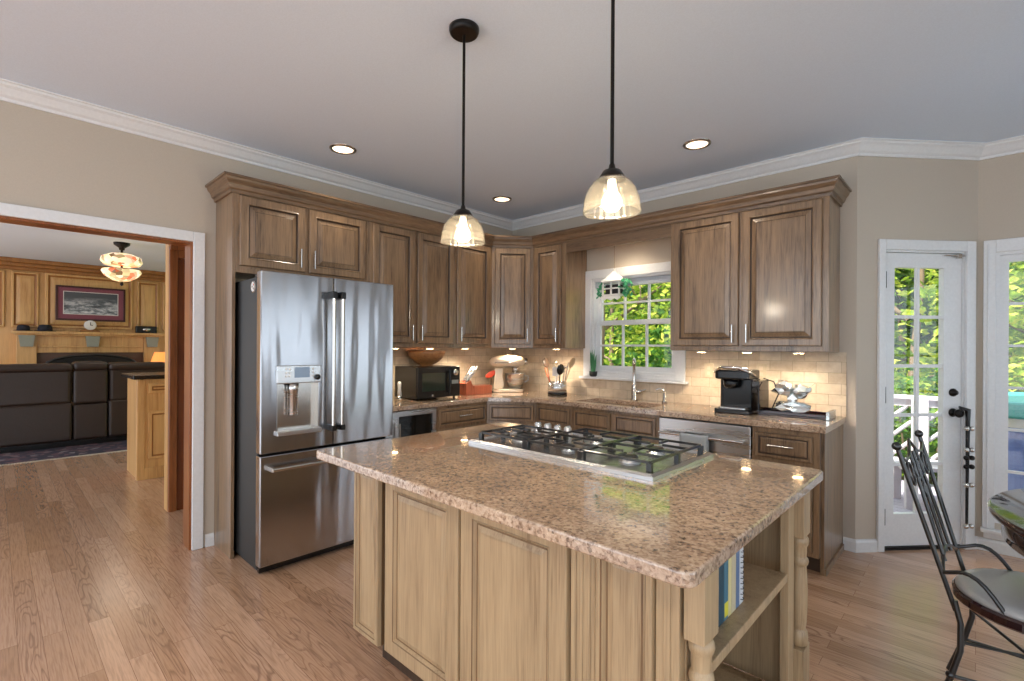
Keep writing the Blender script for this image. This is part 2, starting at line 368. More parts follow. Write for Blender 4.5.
# ------------------------------------------------------------------ mesh helpers
class MB:
    """Collects shapes and links them as ONE mesh object."""
    def __init__(s): s.v = []; s.f = []; s.m = []; s.sm = []
    def add(s, vs, fs, mi=0, smooth=False):
        o = len(s.v); s.v += [tuple(v) for v in vs]
        for f in fs: s.f.append([i + o for i in f]); s.m.append(mi); s.sm.append(smooth)
        return s
    def box(s, x0, x1, y0, y1, z0, z1, mi=0, mat=None):
        vs = [Vector((x, y, z)) for x in (x0, x1) for y in (y0, y1) for z in (z0, z1)]
        if mat is not None: vs = [mat @ v for v in vs]
        return s.add(vs, [(0, 1, 3, 2), (4, 6, 7, 5), (0, 4, 5, 1), (2, 3, 7, 6), (0, 2, 6, 4), (1, 5, 7, 3)], mi)
    def prism(s, pts, z0, z1, mi=0):
        """Polygon in XY, pulled up from z0 to z1."""
        n = len(pts)
        vs = [(x, y, z0) for x, y in pts] + [(x, y, z1) for x, y in pts]
        fs = [tuple(range(n))[::-1], tuple(range(n, 2 * n))] + [(i, (i + 1) % n, n + (i + 1) % n, n + i) for i in range(n)]
        return s.add(vs, fs, mi)
    def prism_xz(s, pts, y0, y1, mi=0):
        n = len(pts)
        vs = [(x, y0, z) for x, z in pts] + [(x, y1, z) for x, z in pts]
        fs = [tuple(range(n)), tuple(range(n, 2 * n))[::-1]] + [(i, n + i, n + (i + 1) % n, (i + 1) % n) for i in range(n)]
        return s.add(vs, fs, mi)
    def lathe(s, prof, c=(0, 0, 0), seg=24, mi=0, ribs=0, ribd=0., mat=None, smooth=True):
        """prof: (radius, z) from bottom to top."""
        vs = []; fs = []
        for r, z in prof:
            for k in range(seg):
                a = 2 * PI * k / seg
                rr = r * (1 + (ribd * math.cos(a * ribs) if ribs else 0))
                p = Vector((rr * math.cos(a), rr * math.sin(a), z))
                if mat is not None: p = mat @ p
                vs.append((p.x + c[0], p.y + c[1], p.z + c[2]))
        for i in range(len(prof) - 1):
            for k in range(seg):
                k2 = (k + 1) % seg
                fs.append((i * seg + k, i * seg + k2, (i + 1) * seg + k2, (i + 1) * seg + k))
        s.add(vs, fs, mi, smooth)
        o = len(s.v) - len(vs)
        if prof[0][0] > 1e-5: s.f.append([o + k for k in range(seg)][::-1]); s.m.append(mi); s.sm.append(False)
        if prof[-1][0] > 1e-5: s.f.append([o + (len(prof) - 1) * seg + k for k in range(seg)]); s.m.append(mi); s.sm.append(False)
        return s
    def shell(s, prof, **k):
        """lathe without end caps (open profile)."""
        n0 = len(s.f); s.lathe(prof, **k)
        while len(s.f) > n0 and len(s.f[-1]) > 4: s.f.pop(); s.m.pop(); s.sm.pop()
        return s
    def tube(s, pts, r, seg=8, mi=0, closed=False, cap=True):
        pts = [Vector(p) for p in pts]; n = len(pts)
        rad = r if isinstance(r, (list, tuple)) else [r] * n
        rings = []; up = None
        for i, p in enumerate(pts):
            if closed: t = pts[(i + 1) % n] - pts[i - 1]
            else: t = pts[min(i + 1, n - 1)] - pts[max(i - 1, 0)]
            t = t.normalized() if t.length > 1e-9 else Vector((0, 0, 1))
            if up is None:
                up = Vector((0, 0, 1)) if abs(t.z) < .9 else Vector((1, 0, 0))
            up = up - t * up.dot(t)
            if up.length < 1e-6: up = t.orthogonal()
            up.normalize(); b = t.cross(up)
            rings.append([p + (up * math.cos(2 * PI * k / seg) + b * math.sin(2 * PI * k / seg)) * rad[i] for k in range(seg)])
        vs = [v for rg in rings for v in rg]; fs = []
        m = n if closed else n - 1
        for i in range(m):
            j = (i + 1) % n
            for k in range(seg):
                k2 = (k + 1) % seg
                fs.append((i * seg + k, i * seg + k2, j * seg + k2, j * seg + k))
        s.add(vs, fs, mi, True)
        if cap and not closed:
            s.add(rings[0], [tuple(range(seg))[::-1]], mi); s.add(rings[-1], [tuple(range(seg))], mi)
        return s
    def ball(s, c, r, mi=0, seg=14, rings=9, sc=(1, 1, 1), mat=None):
        prof = [(max(1e-6, math.sin(PI * i / rings)) * r, -math.cos(PI * i / rings) * r) for i in range(rings + 1)]
        sm = Matrix.Diagonal((sc[0], sc[1], sc[2], 1))
        return s.lathe(prof, c, seg, mi, mat=(mat @ sm) if mat is not None else sm)
    def panel(s, x0, x1, z0, z1, rings, mi_of=None, back=0.):
        """Front face built of nested rectangles: rings = [(inset, y)], y is depth (front is negative)."""
        vs = []
        for ins, y in [(0, back)] + rings:
            vs += [(x0 + ins, y, z0 + ins), (x1 - ins, y, z0 + ins), (x1 - ins, y, z1 - ins), (x0 + ins, y, z1 - ins)]
        n = len(rings) + 1
        for i in range(n - 1):
            mi = mi_of[i] if mi_of else 0
            fs = []
            for k in range(4):
                k2 = (k + 1) % 4
                fs.append((i * 4 + k, i * 4 + k2, (i + 1) * 4 + k2, (i + 1) * 4 + k))
            if i == 0: base = len(s.v); s.add(vs, fs, mi)
            else:
                for f in fs: s.f.append([base + q for q in f]); s.m.append(mi); s.sm.append(False)
        s.f.append([base + (n - 1) * 4 + k for k in range(4)]); s.m.append(mi_of[-1] if mi_of and len(mi_of) >= n else 0); s.sm.append(False)
        s.f.append([base + k for k in (3, 2, 1, 0)]); s.m.append(0); s.sm.append(False)
        return s
    def holed(s, x0, x1, z0, z1, y0, y1, holes, mi=0):
        """A slab with rectangular holes (x0,x1,z0,z1)."""
        xs = sorted({x0, x1, *[h[0] for h in holes], *[h[1] for h in holes]}); zs = sorted({z0, z1, *[h[2] for h in holes], *[h[3] for h in holes]})
        xs = [x for x in xs if x0 <= x <= x1]; zs = [z for z in zs if z0 <= z <= z1]
        def solid(i, j):
            if i < 0 or j < 0 or i >= len(xs) - 1 or j >= len(zs) - 1: return False
            cx = (xs[i] + xs[i + 1]) / 2; cz = (zs[j] + zs[j + 1]) / 2
            return not any(h[0] < cx < h[1] and h[2] < cz < h[3] for h in holes)
        for i in range(len(xs) - 1):
            for j in range(len(zs) - 1):
                if not solid(i, j): continue
                a, b, c, d = xs[i], xs[i + 1], zs[j], zs[j + 1]
                q = [(a, y0, c), (b, y0, c), (b, y0, d), (a, y0, d), (a, y1, c), (b, y1, c), (b, y1, d), (a, y1, d)]
                fs = [(0, 1, 2, 3), (7, 6, 5, 4)]
                if not solid(i - 1, j): fs.append((0, 3, 7, 4))
                if not solid(i + 1, j): fs.append((1, 5, 6, 2))
                if not solid(i, j - 1): fs.append((0, 4, 5, 1))
                if not solid(i, j + 1): fs.append((3, 2, 6, 7))
                s.add(q, fs, mi)
        return s
    def build(s, name, mats, parent=None, loc=(0, 0, 0), rz=0., bevel=0., bseg=2, sub=0, weld=False):
        me = bpy.data.meshes.new(name)
        me.from_pydata(s.v, [], s.f)
        if not isinstance(mats, (list, tuple)): mats = [mats]
        for m in mats: me.materials.append(M[m] if isinstance(m, str) else m)
        for p, mi, sm in zip(me.polygons, s.m, s.sm):
            p.material_index = min(mi, len(mats) - 1); p.use_smooth = sm
        bm = bmesh.new(); bm.from_mesh(me)
        if weld: bmesh.ops.remove_doubles(bm, verts=bm.verts, dist=1e-5)
        bmesh.ops.recalc_face_normals(bm, faces=bm.faces)
        bm.to_mesh(me); bm.free()
        o = bpy.data.objects.new(name, me); COL.objects.link(o)
        if parent is not None: o.parent = parent
        o.location = loc; o.rotation_euler = (0, 0, rz)
        if bevel:
            md = o.modifiers.new('bevel', 'BEVEL'); md.width = bevel; md.segments = bseg; md.limit_method = 'ANGLE'; md.angle_limit = math.radians(40)
        if sub:
            md = o.modifiers.new('sub', 'SUBSURF'); md.levels = sub; md.render_levels = sub
        return o

def tag(o, label=None, cat=None, group=None, kind=None):
    if label: o['label'] = label
    if cat: o['category'] = cat
    if group: o['group'] = group
    if kind: o['kind'] = kind
    return o

def thing(name, label, cat, loc=(0, 0, 0), rz=0., group=None):
    o = bpy.data.objects.new(name, None); COL.objects.link(o)
    o.empty_display_size = .1
    o.location = loc; o.rotation_euler = (0, 0, rz)
    return tag(o, label, cat, group)

def structure(name, loc=(0, 0, 0), rz=0., label=None):
    o = bpy.data.objects.new(name, None); COL.objects.link(o)
    o.location = loc; o.rotation_euler = (0, 0, rz); o['kind'] = 'structure'
    if label: o['label'] = label
    return o

def copy_thing(root, loc, label, group=None, rz=None):
    c = root.copy(); COL.objects.link(c); c.location = loc
    if rz is not None: c.rotation_euler = (0, 0, rz)
    c['label'] = label
    if group: c['group'] = group
    for ch in list(root.children):
        d = ch.copy(); COL.objects.link(d); d.parent = c
        for g in list(ch.children):
            e = g.copy(); COL.objects.link(e); e.parent = d
    return c

def sweep(prof, path, name, mat, closed=False):
    """Moulding: prof = [(out, z)], path = [(x, y)] with the room on the right-hand side."""
    n = len(path); P = [Vector((x, y)) for x, y in path]; vs = []; fs = []
    for i in range(n):
        d1 = (P[i] - P[i - 1]).normalized() if i > 0 else None
        d2 = (P[i + 1] - P[i]).normalized() if i < n - 1 else None
        d1 = d1 or d2; d2 = d2 or d1
        n1 = Vector((d1.y, -d1.x)); n2 = Vector((d2.y, -d2.x))
        b = (n1 + n2).normalized(); b = b / max(.3, b.dot(n1))
        for o, z in prof: vs.append((P[i].x + b.x * o, P[i].y + b.y * o, z))
    k = len(prof)
    for i in range(n - 1):
        for j in range(k):
            j2 = (j + 1) % k
            fs.append((i * k + j, i * k + j2, (i + 1) * k + j2, (i + 1) * k + j))
    fs.append(tuple(range(k))); fs.append(tuple(range((n - 1) * k, n * k))[::-1])
    mb = MB(); mb.add(vs, fs)
    return mb.build(name, mat)

RZL = PI / 2                      # things that stand against the refrigerator wall and face +X
DIR = (DB - DA).normalized()
RZD = math.atan2(DIR.y, DIR.x)    # diagonal door wall

# ------------------------------------------------------------------ floor, ceiling, walls
fl = MB().box(-12.2, 2.4, -3.2, 5.2, -.06, 0).build('floor', 'floor'); fl['kind'] = 'structure'
ce = MB().prism([(-4.0, -3.2), (2.4, -3.2), (2.4, 4.2), (1.4, 4.9), (-.2, 4.9), (-.75, 4.25), (-4.0, 4.25)], ZC, ZC + .1).build('ceiling', 'ceil'); ce['kind'] = 'structure'
ce2 = MB().box(-11.7, -4.0, -3.2, 4.2, ZC, ZC + .1).build('ceiling', 'ceil'); ce2['kind'] = 'structure'

OP0, OP1, OPZ = -1.0, .93, 2.085          # opening to the living room
def wall(name, loc, rz, x0, x1, holes, mat='wall', t=.13, z1=ZC):
    o = MB().holed(x0, x1, 0, z1, 0, t, holes).build(name, mat, loc=loc, rz=rz)
    o['kind'] = 'structure'; return o
# local x runs to the right seen from the room, local y goes into the wall
wall('wall_left', (XW, 0, 0), RZL, -3.2, YW + .13, [(OP0, OP1, -1, OPZ)])
WX0, WX1, WZ0, WZ1 = -2.76, -1.885, 1.14, 2.05     # sink window hole
wall('wall_back', (0, YW, 0), 0, XW - .13, XE, [(WX0, WX1, WZ0, WZ1)])
DL0, DL1, DZ1 = .19, .80, 2.065                     # door hole along the diagonal wall
LD = (DB - DA).length
wall('wall_diagonal', DA, RZD, 0, LD, [(DL0, DL1, -1, DZ1)])
BX0, BX1, BZ0, BZ1 = .09, 1.12, .20, 2.05           # breakfast window hole
wall('wall_right', (0, YB, 0), 0, 0, 1.22, [(BX0, BX1, BZ0, BZ1)])
A2 = Vector((1.22, YB, 0)); B2 = Vector((1.85, 4.05, 0)); RZ2 = math.atan2(-(A2.y - B2.y), B2.x - A2.x)
wall('wall_right', A2, RZ2, 0, (B2 - A2).length, [(.12, .80, .25, 2.05)])
wall('wall_right', B2, -PI / 2, 0, 5.2, [(.25, 1.25, .3, 2.15), (1.45, 2.75, .3, 2.15), (2.95, 4.8, .05, 2.15)])

# ------------------------------------------------------------------ trim
crown = [(0, ZC - .088), (.012, ZC - .088), (.014, ZC - .072), (.030, ZC - .062), (.056, ZC - .030), (.072, ZC - .020), (.074, ZC - .008), (.088, ZC - .006), (.088, ZC), (0, ZC)]
t1 = sweep(crown, [(XW, -3.1), (XW, YW), (XE, YW), (0, YB), (1.22, YB), (1.85, 4.05), (1.85, -1)], 'trim_1', 'trim')
tag(t1, 'white crown moulding where the kitchen walls meet the ceiling', kind='structure')
bprof = [(0, 0), (.018, 0), (.018, .066), (.012, .078), (.006, .084), (0, .084)]
def base(name, pts): o = sweep(bprof, pts, name, 'trim'); o['kind'] = 'structure'
base('baseboard_left', [(XW, 1.005), (XW, 1.058)])
base('baseboard_back', [(-.668, YW), (XE, YW), (XE + DIR.x * .145, YW + DIR.y * .145)])
base('baseboard_diagonal', [(DA.x + DIR.x * .86, DA.y + DIR.y * .86), (0, YB), (1.22, YB)])

# casing of the opening to the living room, white outside, stained jamb inside
d = structure('trim_2', (XW, 0, 0), RZL, 'white casing around the wide opening to the living room')
cas = MB()
for (a, b, c, e) in ((OP1 - .006, OP1 + .062, 0, OPZ + .062), (OP0 - .062, OP0 + .006, 0, OPZ + .062)): cas.box(a, b, -.02, 0, c, e)
cas.box(OP0 + .006, OP1 - .006, -.02, 0, OPZ - .006, OPZ + .062)
cas.build('casing', 'trim', d, bevel=.004)
jm = MB().box(OP1 - .02, OP1 - .001, .001, .14, 0, OPZ - .002).box(OP0 + .001, OP0 + .02, .001, .14, 0, OPZ - .002).box(OP0 + .02, OP1 - .02, .001, .14, OPZ - .02, OPZ - .002)
tag(jm.build('jamb', 'redwood', d, bevel=.002), 'red-brown stained jamb')

# ------------------------------------------------------------------ windows and door
def sash(mb, x0, x1, z0, z1, y0, y1, cols, rows, st=.045, mun=.018):
    mb.box(x0, x0 + st, y0, y1, z0, z1); mb.box(x1 - st, x1, y0, y1, z0, z1)
    mb.box(x0 + st, x1 - st, y0, y1, z0, z0 + st); mb.box(x0 + st, x1 - st, y0, y1, z1 - st, z1)
    ym = (y0 + y1) / 2
    for i in range(1, cols):
        x = x0 + st + (x1 - x0 - 2 * st) * i / cols; mb.box(x - mun / 2, x + mun / 2, ym - .012, ym + .012, z0 + st, z1 - st)
    for i in range(1, rows):
        z = z0 + st + (z1 - z0 - 2 * st) * i / rows; mb.box(x0 + st, x1 - st, ym - .0125, ym + .0125, z - mun / 2, z + mun / 2)

w = structure('window_1', (0, YW, 0), 0, 'white double-hung window above the kitchen sink')
fr = MB()
fr.box(WX0 - .085, WX0, -.022, 0, WZ0 - .04, WZ1 + .085).box(WX1, WX1 + .085, -.022, 0, WZ0 - .04, WZ1 + .085).box(WX0, WX1, -.022, 0, WZ1, WZ1 + .085).box(WX0, WX1, -.022, 0, WZ0 - .04, WZ0)
fr.build('window_casing', 'trim', w, bevel=.004)
MB().box(WX0 - .11, WX1 + .11, -.06, 0, WZ0 - .062, WZ0 - .04).build('window_sill', 'trim', w, bevel=.004)
jb = MB().box(WX0, WX0 + .022, 0, .13, WZ0, WZ1).box(WX1 - .022, WX1, 0, .13, WZ0, WZ1).box(WX0 + .022, WX1 - .022, 0, .13, WZ0, WZ0 + .022).box(WX0 + .022, WX1 - .022, 0, .13, WZ1 - .022, WZ1)
jb.build('window_jamb', 'trim', w)
zm = 1.62
s1 = MB(); sash(s1, WX0 + .022, WX1 - .022, zm - .02, WZ1 - .022, .085, .115, 3, 2, st=.04); s1.build('upper_sash', 'trim', w)
s2 = MB(); sash(s2, WX0 + .022, WX1 - .022, WZ0 + .022, zm + .025, .05, .08, 3, 2, st=.045); s2.build('lower_sash', 'trim', w)
MB().box(WX0 + .06, WX1 - .06, .099, .101, zm, WZ1 - .06).box(WX0 + .06, WX1 - .06, .064, .066, WZ0 + .06, zm).build('pane', 'pane', w)

w = structure('window_2', (0, YB, 0), 0, 'tall white window of the breakfast corner at the right edge')
fr = MB()
fr.box(BX0 - .062, BX0, -.022, 0, BZ0 - .04, BZ1 + .085).box(BX1, BX1 + .06, -.022, 0, BZ0 - .04, BZ1 + .085).box(BX0, BX1, -.022, 0, BZ1, BZ1 + .085)
fr.box(BX0 - .042, BX0 - .034, -.03, -.022, BZ0 - .04, BZ1 + .06)
fr.build('window_casing', 'trim', w, bevel=.004)
MB().box(BX0 - .07, BX1 + .08, -.07, 0, BZ0 - .062, BZ0 - .04).box(BX0 - .055, BX1 + .06, -.02, 0, BZ0 - .11, BZ0 - .062).build('window_sill', 'trim', w, bevel=.004)
MB().box(BX0, BX0 + .02, 0, .13, BZ0, BZ1).box(BX1 - .02, BX1, 0, .13, BZ0, BZ1).box(BX0 + .02, BX1 - .02, 0, .13, BZ0, BZ0 + .02).box(BX0 + .02, BX1 - .02, 0, .13, BZ1 - .02, BZ1).build('window_jamb', 'trim', w)
s1 = MB(); sash(s1, BX0 + .02, BX1 - .02, BZ0 + .02, BZ1 - .02, .04, .08, 3, 6, st=.045); s1.build('window_frame', 'trim', w)
MB().box(BX0 + .06, BX1 - .06, .059, .061, BZ0 + .06, BZ1 - .06).build('pane', 'pane', w)

for i, (o0, rz, hs) in enumerate(((A2, RZ2, [(.12, .80, .25, 2.05)]), (B2, -PI / 2, [(.25, 1.25, .3, 2.15), (1.45, 2.75, .3, 2.15), (2.95, 4.8, .05, 2.15)]))):
    for (a, b, c, e) in hs:
        w = structure('window_3', o0, rz)
        m = MB(); m.box(a - .07, a, -.02, 0, c, e + .07).box(b, b + .07, -.02, 0, c, e + .07).box(a, b, -.02, 0, e, e + .07).box(a - .09, b + .09, -.05, 0, c - .03, c)
        m.build('window_casing', 'trim', w)
        m = MB(); sash(m, a, b, c, e, .04, .08, 2, 5); m.build('window_frame', 'trim', w)
        MB().box(a + .04, b - .04, .059, .061, c + .04, e - .04).build('pane', 'pane', w)

# door to the deck
d = structure('door_1', DA, RZD, 'white glazed door to the deck')
c = MB().box(DL0 - .042, DL0 + .006, -.022, 0, 0, DZ1 + .07).box(DL1 - .006, DL1 + .062, -.022, 0, 0, DZ1 + .07).box(DL0 + .006, DL1 - .006, -.022, 0, DZ1, DZ1 + .07)
c.build('casing', 'trim', d, bevel=.004)
MB().box(DL0, DL0 + .012, 0, .13, 0, DZ1).box(DL1 - .012, DL1, 0, .13, 0, DZ1).box(DL0 + .012, DL1 - .012, 0, .13, DZ1 - .012, DZ1).build('jamb', 'trim', d)
tag(MB().box(DL0, DL1, .0, .13, .0, .022).build('threshold', 'bronze', d), 'dark threshold')
lf = MB()
gx0, gx1, gz0, gz1 = .287, .655, .245, 1.95
lf.holed(DL0 + .014, DL1 - .014, .026, DZ1 - .016, .012, .052, [(gx0, gx1, gz0, gz1)])
for i in range(1, 5):
    z = gz0 + (gz1 - gz0) * i / 5; lf.box(gx0, gx1, .022, .042, z - .011, z + .011)
lf.box((gx0 + gx1) / 2 - .011, (gx0 + gx1) / 2 + .011, .0215, .0425, gz0, gz1)
leaf = lf.build('door_leaf', 'trim', d)
MB().box(gx0, gx1, .031, .033, gz0, gz1).build('pane', 'pane', leaf)
for z in (1.86, 1.07, .235): tag(MB().box(DL0 + .004, DL0 + .022, -.006, .012, z - .05, z + .05).lathe([(.007, -.056), (.007, .056)], (DL0 + .012, -.008, z), 8).build('hinge', 'bronze', d), 'dark hinge')
tag(MB().lathe([(.028, 0), (.028, .01), (.02, .014), (.016, .03), (.0, .032)], (.722, .012, 1.085), 16, mat=Matrix.Rotation(PI / 2, 4, 'X')).build('deadbolt', 'bronze', d), 'dark round deadbolt')
tag(MB().lathe([(.03, 0), (.03, .008), (.012, .012), (.012, .03), (.026, .036), (.03, .05), (.022, .064), (.0, .066)], (.722, .012, .945), 16, mat=Matrix.Rotation(PI / 2, 4, 'X')).build('door_knob', 'bronze', d), 'dark round knob')
tag(MB().box(DL1 - .16, DL1 - .01, -.012, 0, DZ1 - .035, DZ1 - .028).box(DL1 - .07, DL1 - .045, -.02, .0, DZ1 - .05, DZ1 - .02).build('door_chain', 'chrome', d), 'small metal catch at the top')

# ------------------------------------------------------------------ wall cabinets
D1 = [(0, -.004), (.003, -.016), (.007, -.020), (.046, -.020), (.052, -.0225), (.056, -.020), (.061, -.009), (.065, -.009), (.094, -.0185), (.097, -.017), (.100, -.0185), (.104, -.0185)]
G1 = [1, 0, 0, 0, 0, 0, 1, 1, 0, 1, 0, 0, 0]
def door(parent, x0, x1, z0, z1, mats=('cab', 'cabg'), name='door', handle=None, y=0., slim=False):
    if slim: r = [(0, -.004), (.003, -.016), (.008, -.02), (.022, -.02), (.027, -.013), (.031, -.013), (.040, -.019), (.042, -.019)]; g = [0, 0, 0, 0, 1, 1, 0, 0, 0]
    else: r, g = D1, G1
    r = [(a, b + y) for a, b in r]
    o = MB().panel(x0, x1, z0, z1, r, g, back=y).build(name, list(mats), parent)
    if handle:
        if handle[0] == 'v': hx, hz = handle[1], handle[2]; pts = [(hx, y - .045, hz - .065), (hx, y - .045, hz + .065)]; posts = [(hx, hz - .045), (hx, hz + .045)]
        else: hx, hz = handle[1], handle[2]; pts = [(hx - .075, y - .045, hz), (hx + .075, y - .045, hz)]; posts = [(hx - .05, hz), (hx + .05, hz)]
        h = MB().tube(pts, .0055, 8)
        for px, pz in posts: h.tube([(px, y - .018, pz), (px, y - .045, pz)], .0045, 6)
        tag(h.build('handle', 'chrome', o), 'satin nickel bar handle')
    return o

def cabinet(name, label, loc, rz, x0, x1, z0, z1, depth, mats=('cab', 'cabg'), group=None, open_top=False):
    t = thing(name, label, 'cabinet', loc, rz, group)
    b = MB().box(x0, x1, .001, depth, z0, z1)
    fs = .032    # face frame standing a little proud of the carcass
    b.box(x0, x0 + fs, -.003, .001, z0, z1).box(x1 - fs, x1, -.003, .001, z0, z1).box(x0 + fs, x1 - fs, -.003, .001, z0, z0 + fs).box(x0 + fs, x1 - fs, -.003, .001, z1 - fs, z1)
    b.build('body', mats[0], t, bevel=.0015, bseg=1)
    return t

XF = -3.505       # face of the wall cabinets on the refrigerator wall
YF = 3.716        # face of the wall cabinets on the sink wall
ZU0, ZU1 = 1.375, 2.40
g = 'wall cabinets'
t = cabinet('wall_cabinet', 'short two-door wall cabinet above the stainless refrigerator, with tall end panel', (XF, 0, 0), RZL, 1.082, 2.052, 1.86, ZU1, .338, group=g)
MB().box(1.060, 1.081, -.003, .338, 0, ZU1).build('end_panel', 'cab', t, bevel=.0015, bseg=1)
MB().box(2.030, 2.052, .02, .338, 1.375, 1.86).build('end_panel', 'cab', t)
door(t, 1.100, 1.532, 1.905, 2.365, handle=('v', 1.494, 2.00)); door(t, 1.558, 2.010, 1.905, 2.365, handle=('v', 1.592, 2.00))
t = cabinet('wall_cabinet', 'two-door wall cabinet between the refrigerator top and the single-door cabinet', (XF, 0, 0), RZL, 2.054, 2.922, ZU0, ZU1, .338, group=g)
door(t, 2.072, 2.474, ZU0 + .035, 2.365, handle=('v', 2.440, 1.50)); door(t, 2.502, 2.908, ZU0 + .035, 2.365, handle=('v', 2.536, 1.50))
t = cabinet('wall_cabinet', 'single-door wall cabinet above the knife block, handle on its left', (XF, 0, 0), RZL, 2.924, 3.400, ZU0, ZU1, .338, group=g)
door(t, 2.944, 3.368, ZU0 + .035, 2.365, handle=('v', 2.978, 1.50))
# diagonal corner unit
CA = Vector((XF, 3.402, 0)); CB = Vector((-3.228, YF, 0)); RZC = math.atan2(CB.y - CA.y, CB.x - CA.x); CL = (CB - CA).length
t = thing('wall_cabinet', 'angled corner wall cabinet above the stand mixer', 'cabinet', CA, RZC, g)
R = Matrix.Rotation(-RZC, 4, 'Z')
poly = [R @ (Vector(p) - CA) for p in ((CA.x, CA.y, 0), (CB.x, CB.y, 0), (CB.x, YW - .001, 0), (XW + .001, YW - .001, 0), (XW + .001, CA.y, 0))]
MB().prism([(p.x, p.y) for p in poly], ZU0, ZU1).build('body', 'cab', t, bevel=.0015, bseg=1)
door(t, .03, CL - .03, ZU0 + .035, 2.365, handle=('v', CL - .066, 1.50))
t = cabinet('wall_cabinet', 'narrow wall cabinet between the angled corner and the sink window', (0, YF, 0), 0, -3.226, -2.822, ZU0, ZU1, YW - YF - .001, group=g)
door(t, -3.205, -2.872, ZU0 + .035, 2.365, handle=('v', -2.908, 1.50))
t = cabinet('wall_cabinet', 'large two-door wall cabinet right of the sink window', (0, YF, 0), 0, -1.778, -.698, ZU0 - .012, ZU1, YW - YF - .001, group=g)
door(t, -1.752, -1.255, ZU0 + .025, 2.365, handle=('v', -1.292, 1.49)); door(t, -1.232, -.735, ZU0 + .025, 2.365, handle=('v', -1.194, 1.49))
v = MB().box(-2.820, -1.780, YF, YF + .022, 2.275, ZU1).box(-2.820, -1.780, YF + .022, YW - .001, ZU1 - .02, ZU1).build('valance_board', 'cabh'); tag(v, 'plain brown wooden valance board bridging the cabinets over the window', 'valance')
cc = [(.0, 2.372), (.012, 2.372), (.014, 2.392), (.026, 2.400), (.034, 2.424), (.052, 2.448), (.056, 2.462), (.066, 2.464), (.066, 2.478), (0, 2.478)]
p = sweep(cc, [(XW + .001, 1.0595), (XF + .004, 1.0595), (XF + .004, CA.y), (CB.x, YF - .004), (-.6975, YF - .004), (-.6975, YW - .001)][::1], 'cabinet_crown_moulding', 'cabh')
tag(p, 'brown wooden crown moulding running along the tops of the wall cabinets', 'moulding')

# under-cabinet puck lamps
pk = thing('under_cabinet_light', 'x', 'lamp', (0, 0, 0), 0, 'small round lamps under the wall cabinets')
MB().lathe([(.038, -.012), (.038, 0)], seg=20).build('housing', 'white', pk)
tag(MB().lathe([(.030, -.0135), (.030, -.0125)], seg=20).build('diffuser', 'puck', pk), 'glowing lens')
UCL = [((-3.60, 2.35), 'round lamp under the two-door cabinet, above the white shaker'), ((-3.60, 2.72), 'round lamp under the two-door cabinet, above the black microwave'),
       ((-3.60, 3.14), 'round lamp under the single-door cabinet, above the knife block'), ((-3.50, 3.70), 'round lamp under the angled corner cabinet, above the mixer'),
       ((-3.03, 3.84), 'round lamp under the narrow cabinet, above the utensil crock'), ((-1.58, 3.84), 'leftmost round lamp under the large right-hand cabinet, beside the window'),
       ((-1.24, 3.84), 'middle round lamp under the large right-hand cabinet, above the coffee maker'), ((-.90, 3.84), 'rightmost round lamp under the large right-hand cabinet, above the silver bowl')]
UCL.append(((-2.30, 3.80), 'round lamp hidden behind the valance board over the sink window'))
for i, ((x, y), lb) in enumerate(UCL):
    zz = ZU0 if i < 5 else ZU0 - .012 if i < 8 else ZU1 - .02
    if i == 0: pk.location = (x, y, zz - .0005); pk['label'] = lb; q = pk
    else: q = copy_thing(pk, (x, y, zz - .0005), lb)
    L = bpy.data.lights.new('puck_beam', 'SPOT'); L.energy = 10 if i < 5 else 7.5 if i < 8 else 4; L.spot_size = 2.6; L.spot_blend = .8; L.color = (1, .85, .66); L.shadow_soft_size = .03
    lo = bpy.data.objects.new('puck_beam', L); COL.objects.link(lo); lo.parent = q; lo.location = (0, 0, -.02)

# ------------------------------------------------------------------ base cabinets
XB, YBF = -3.33, 3.455         # faces of base cabinets
ZT = .875
g = 'base cabinets'
def base_cab(label, loc, rz, x0, x1, depth, toe=True):
    t = cabinet('base_cabinet', label, loc, rz, x0, x1, .105, ZT, depth, group=g)
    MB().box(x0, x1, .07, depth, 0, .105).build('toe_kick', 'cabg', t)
    return t
t = base_cab('base cabinet with one bar-handled drawer beneath the microwave and knife block', (XB, 0, 0), RZL, 2.578, 3.176, -XW + XB - .001)
door(t, 2.602, 3.155, .695, .850, name='drawer', handle=('h', 2.88, .775), slim=True); door(t, 2.602, 2.87, .135, .67); door(t, 2.89, 3.155, .135, .67)
BA = Vector((XB, 3.178, 0)); BB = Vector((-2.955, YBF, 0)); RZB = math.atan2(BB.y - BA.y, BB.x - BA.x); BL = (BB - BA).length
t = thing('base_cabinet', 'angled corner base cabinet without a handle below the stand mixer', 'cabinet', BA, RZB, g)
R = Matrix.Rotation(-RZB, 4, 'Z')
poly = [R @ (Vector(p) - BA) for p in ((BA.x, BA.y, 0), (BB.x, BB.y, 0), (BB.x, YW - .001, 0), (XW + .001, YW - .001, 0), (XW + .001, BA.y, 0))]
MB().prism([(p.x, p.y) for p in poly], .105, ZT).build('body', 'cab', t, bevel=.0015, bseg=1)
door(t, .025, BL - .025, .695, .850, name='drawer_front', slim=True); door(t, .025, BL - .025, .135, .67)
t = base_cab('narrow base cabinet with plain drawer front left of the sink cabinet', (0, YBF, 0), 0, -2.953, -2.545, YW - YBF - .001)
door(t, -2.935, -2.565, .695, .850, name='drawer_front', slim=True); door(t, -2.935, -2.565, .135, .67)
t = base_cab('sink base cabinet with two false drawer fronts under the window', (0, YBF, 0), 0, -2.543, -1.735, YW - YBF - .001)
door(t, -2.522, -2.160, .695, .850, name='drawer_front', slim=True); door(t, -2.125, -1.760, .695, .850, name='drawer_front', slim=True)
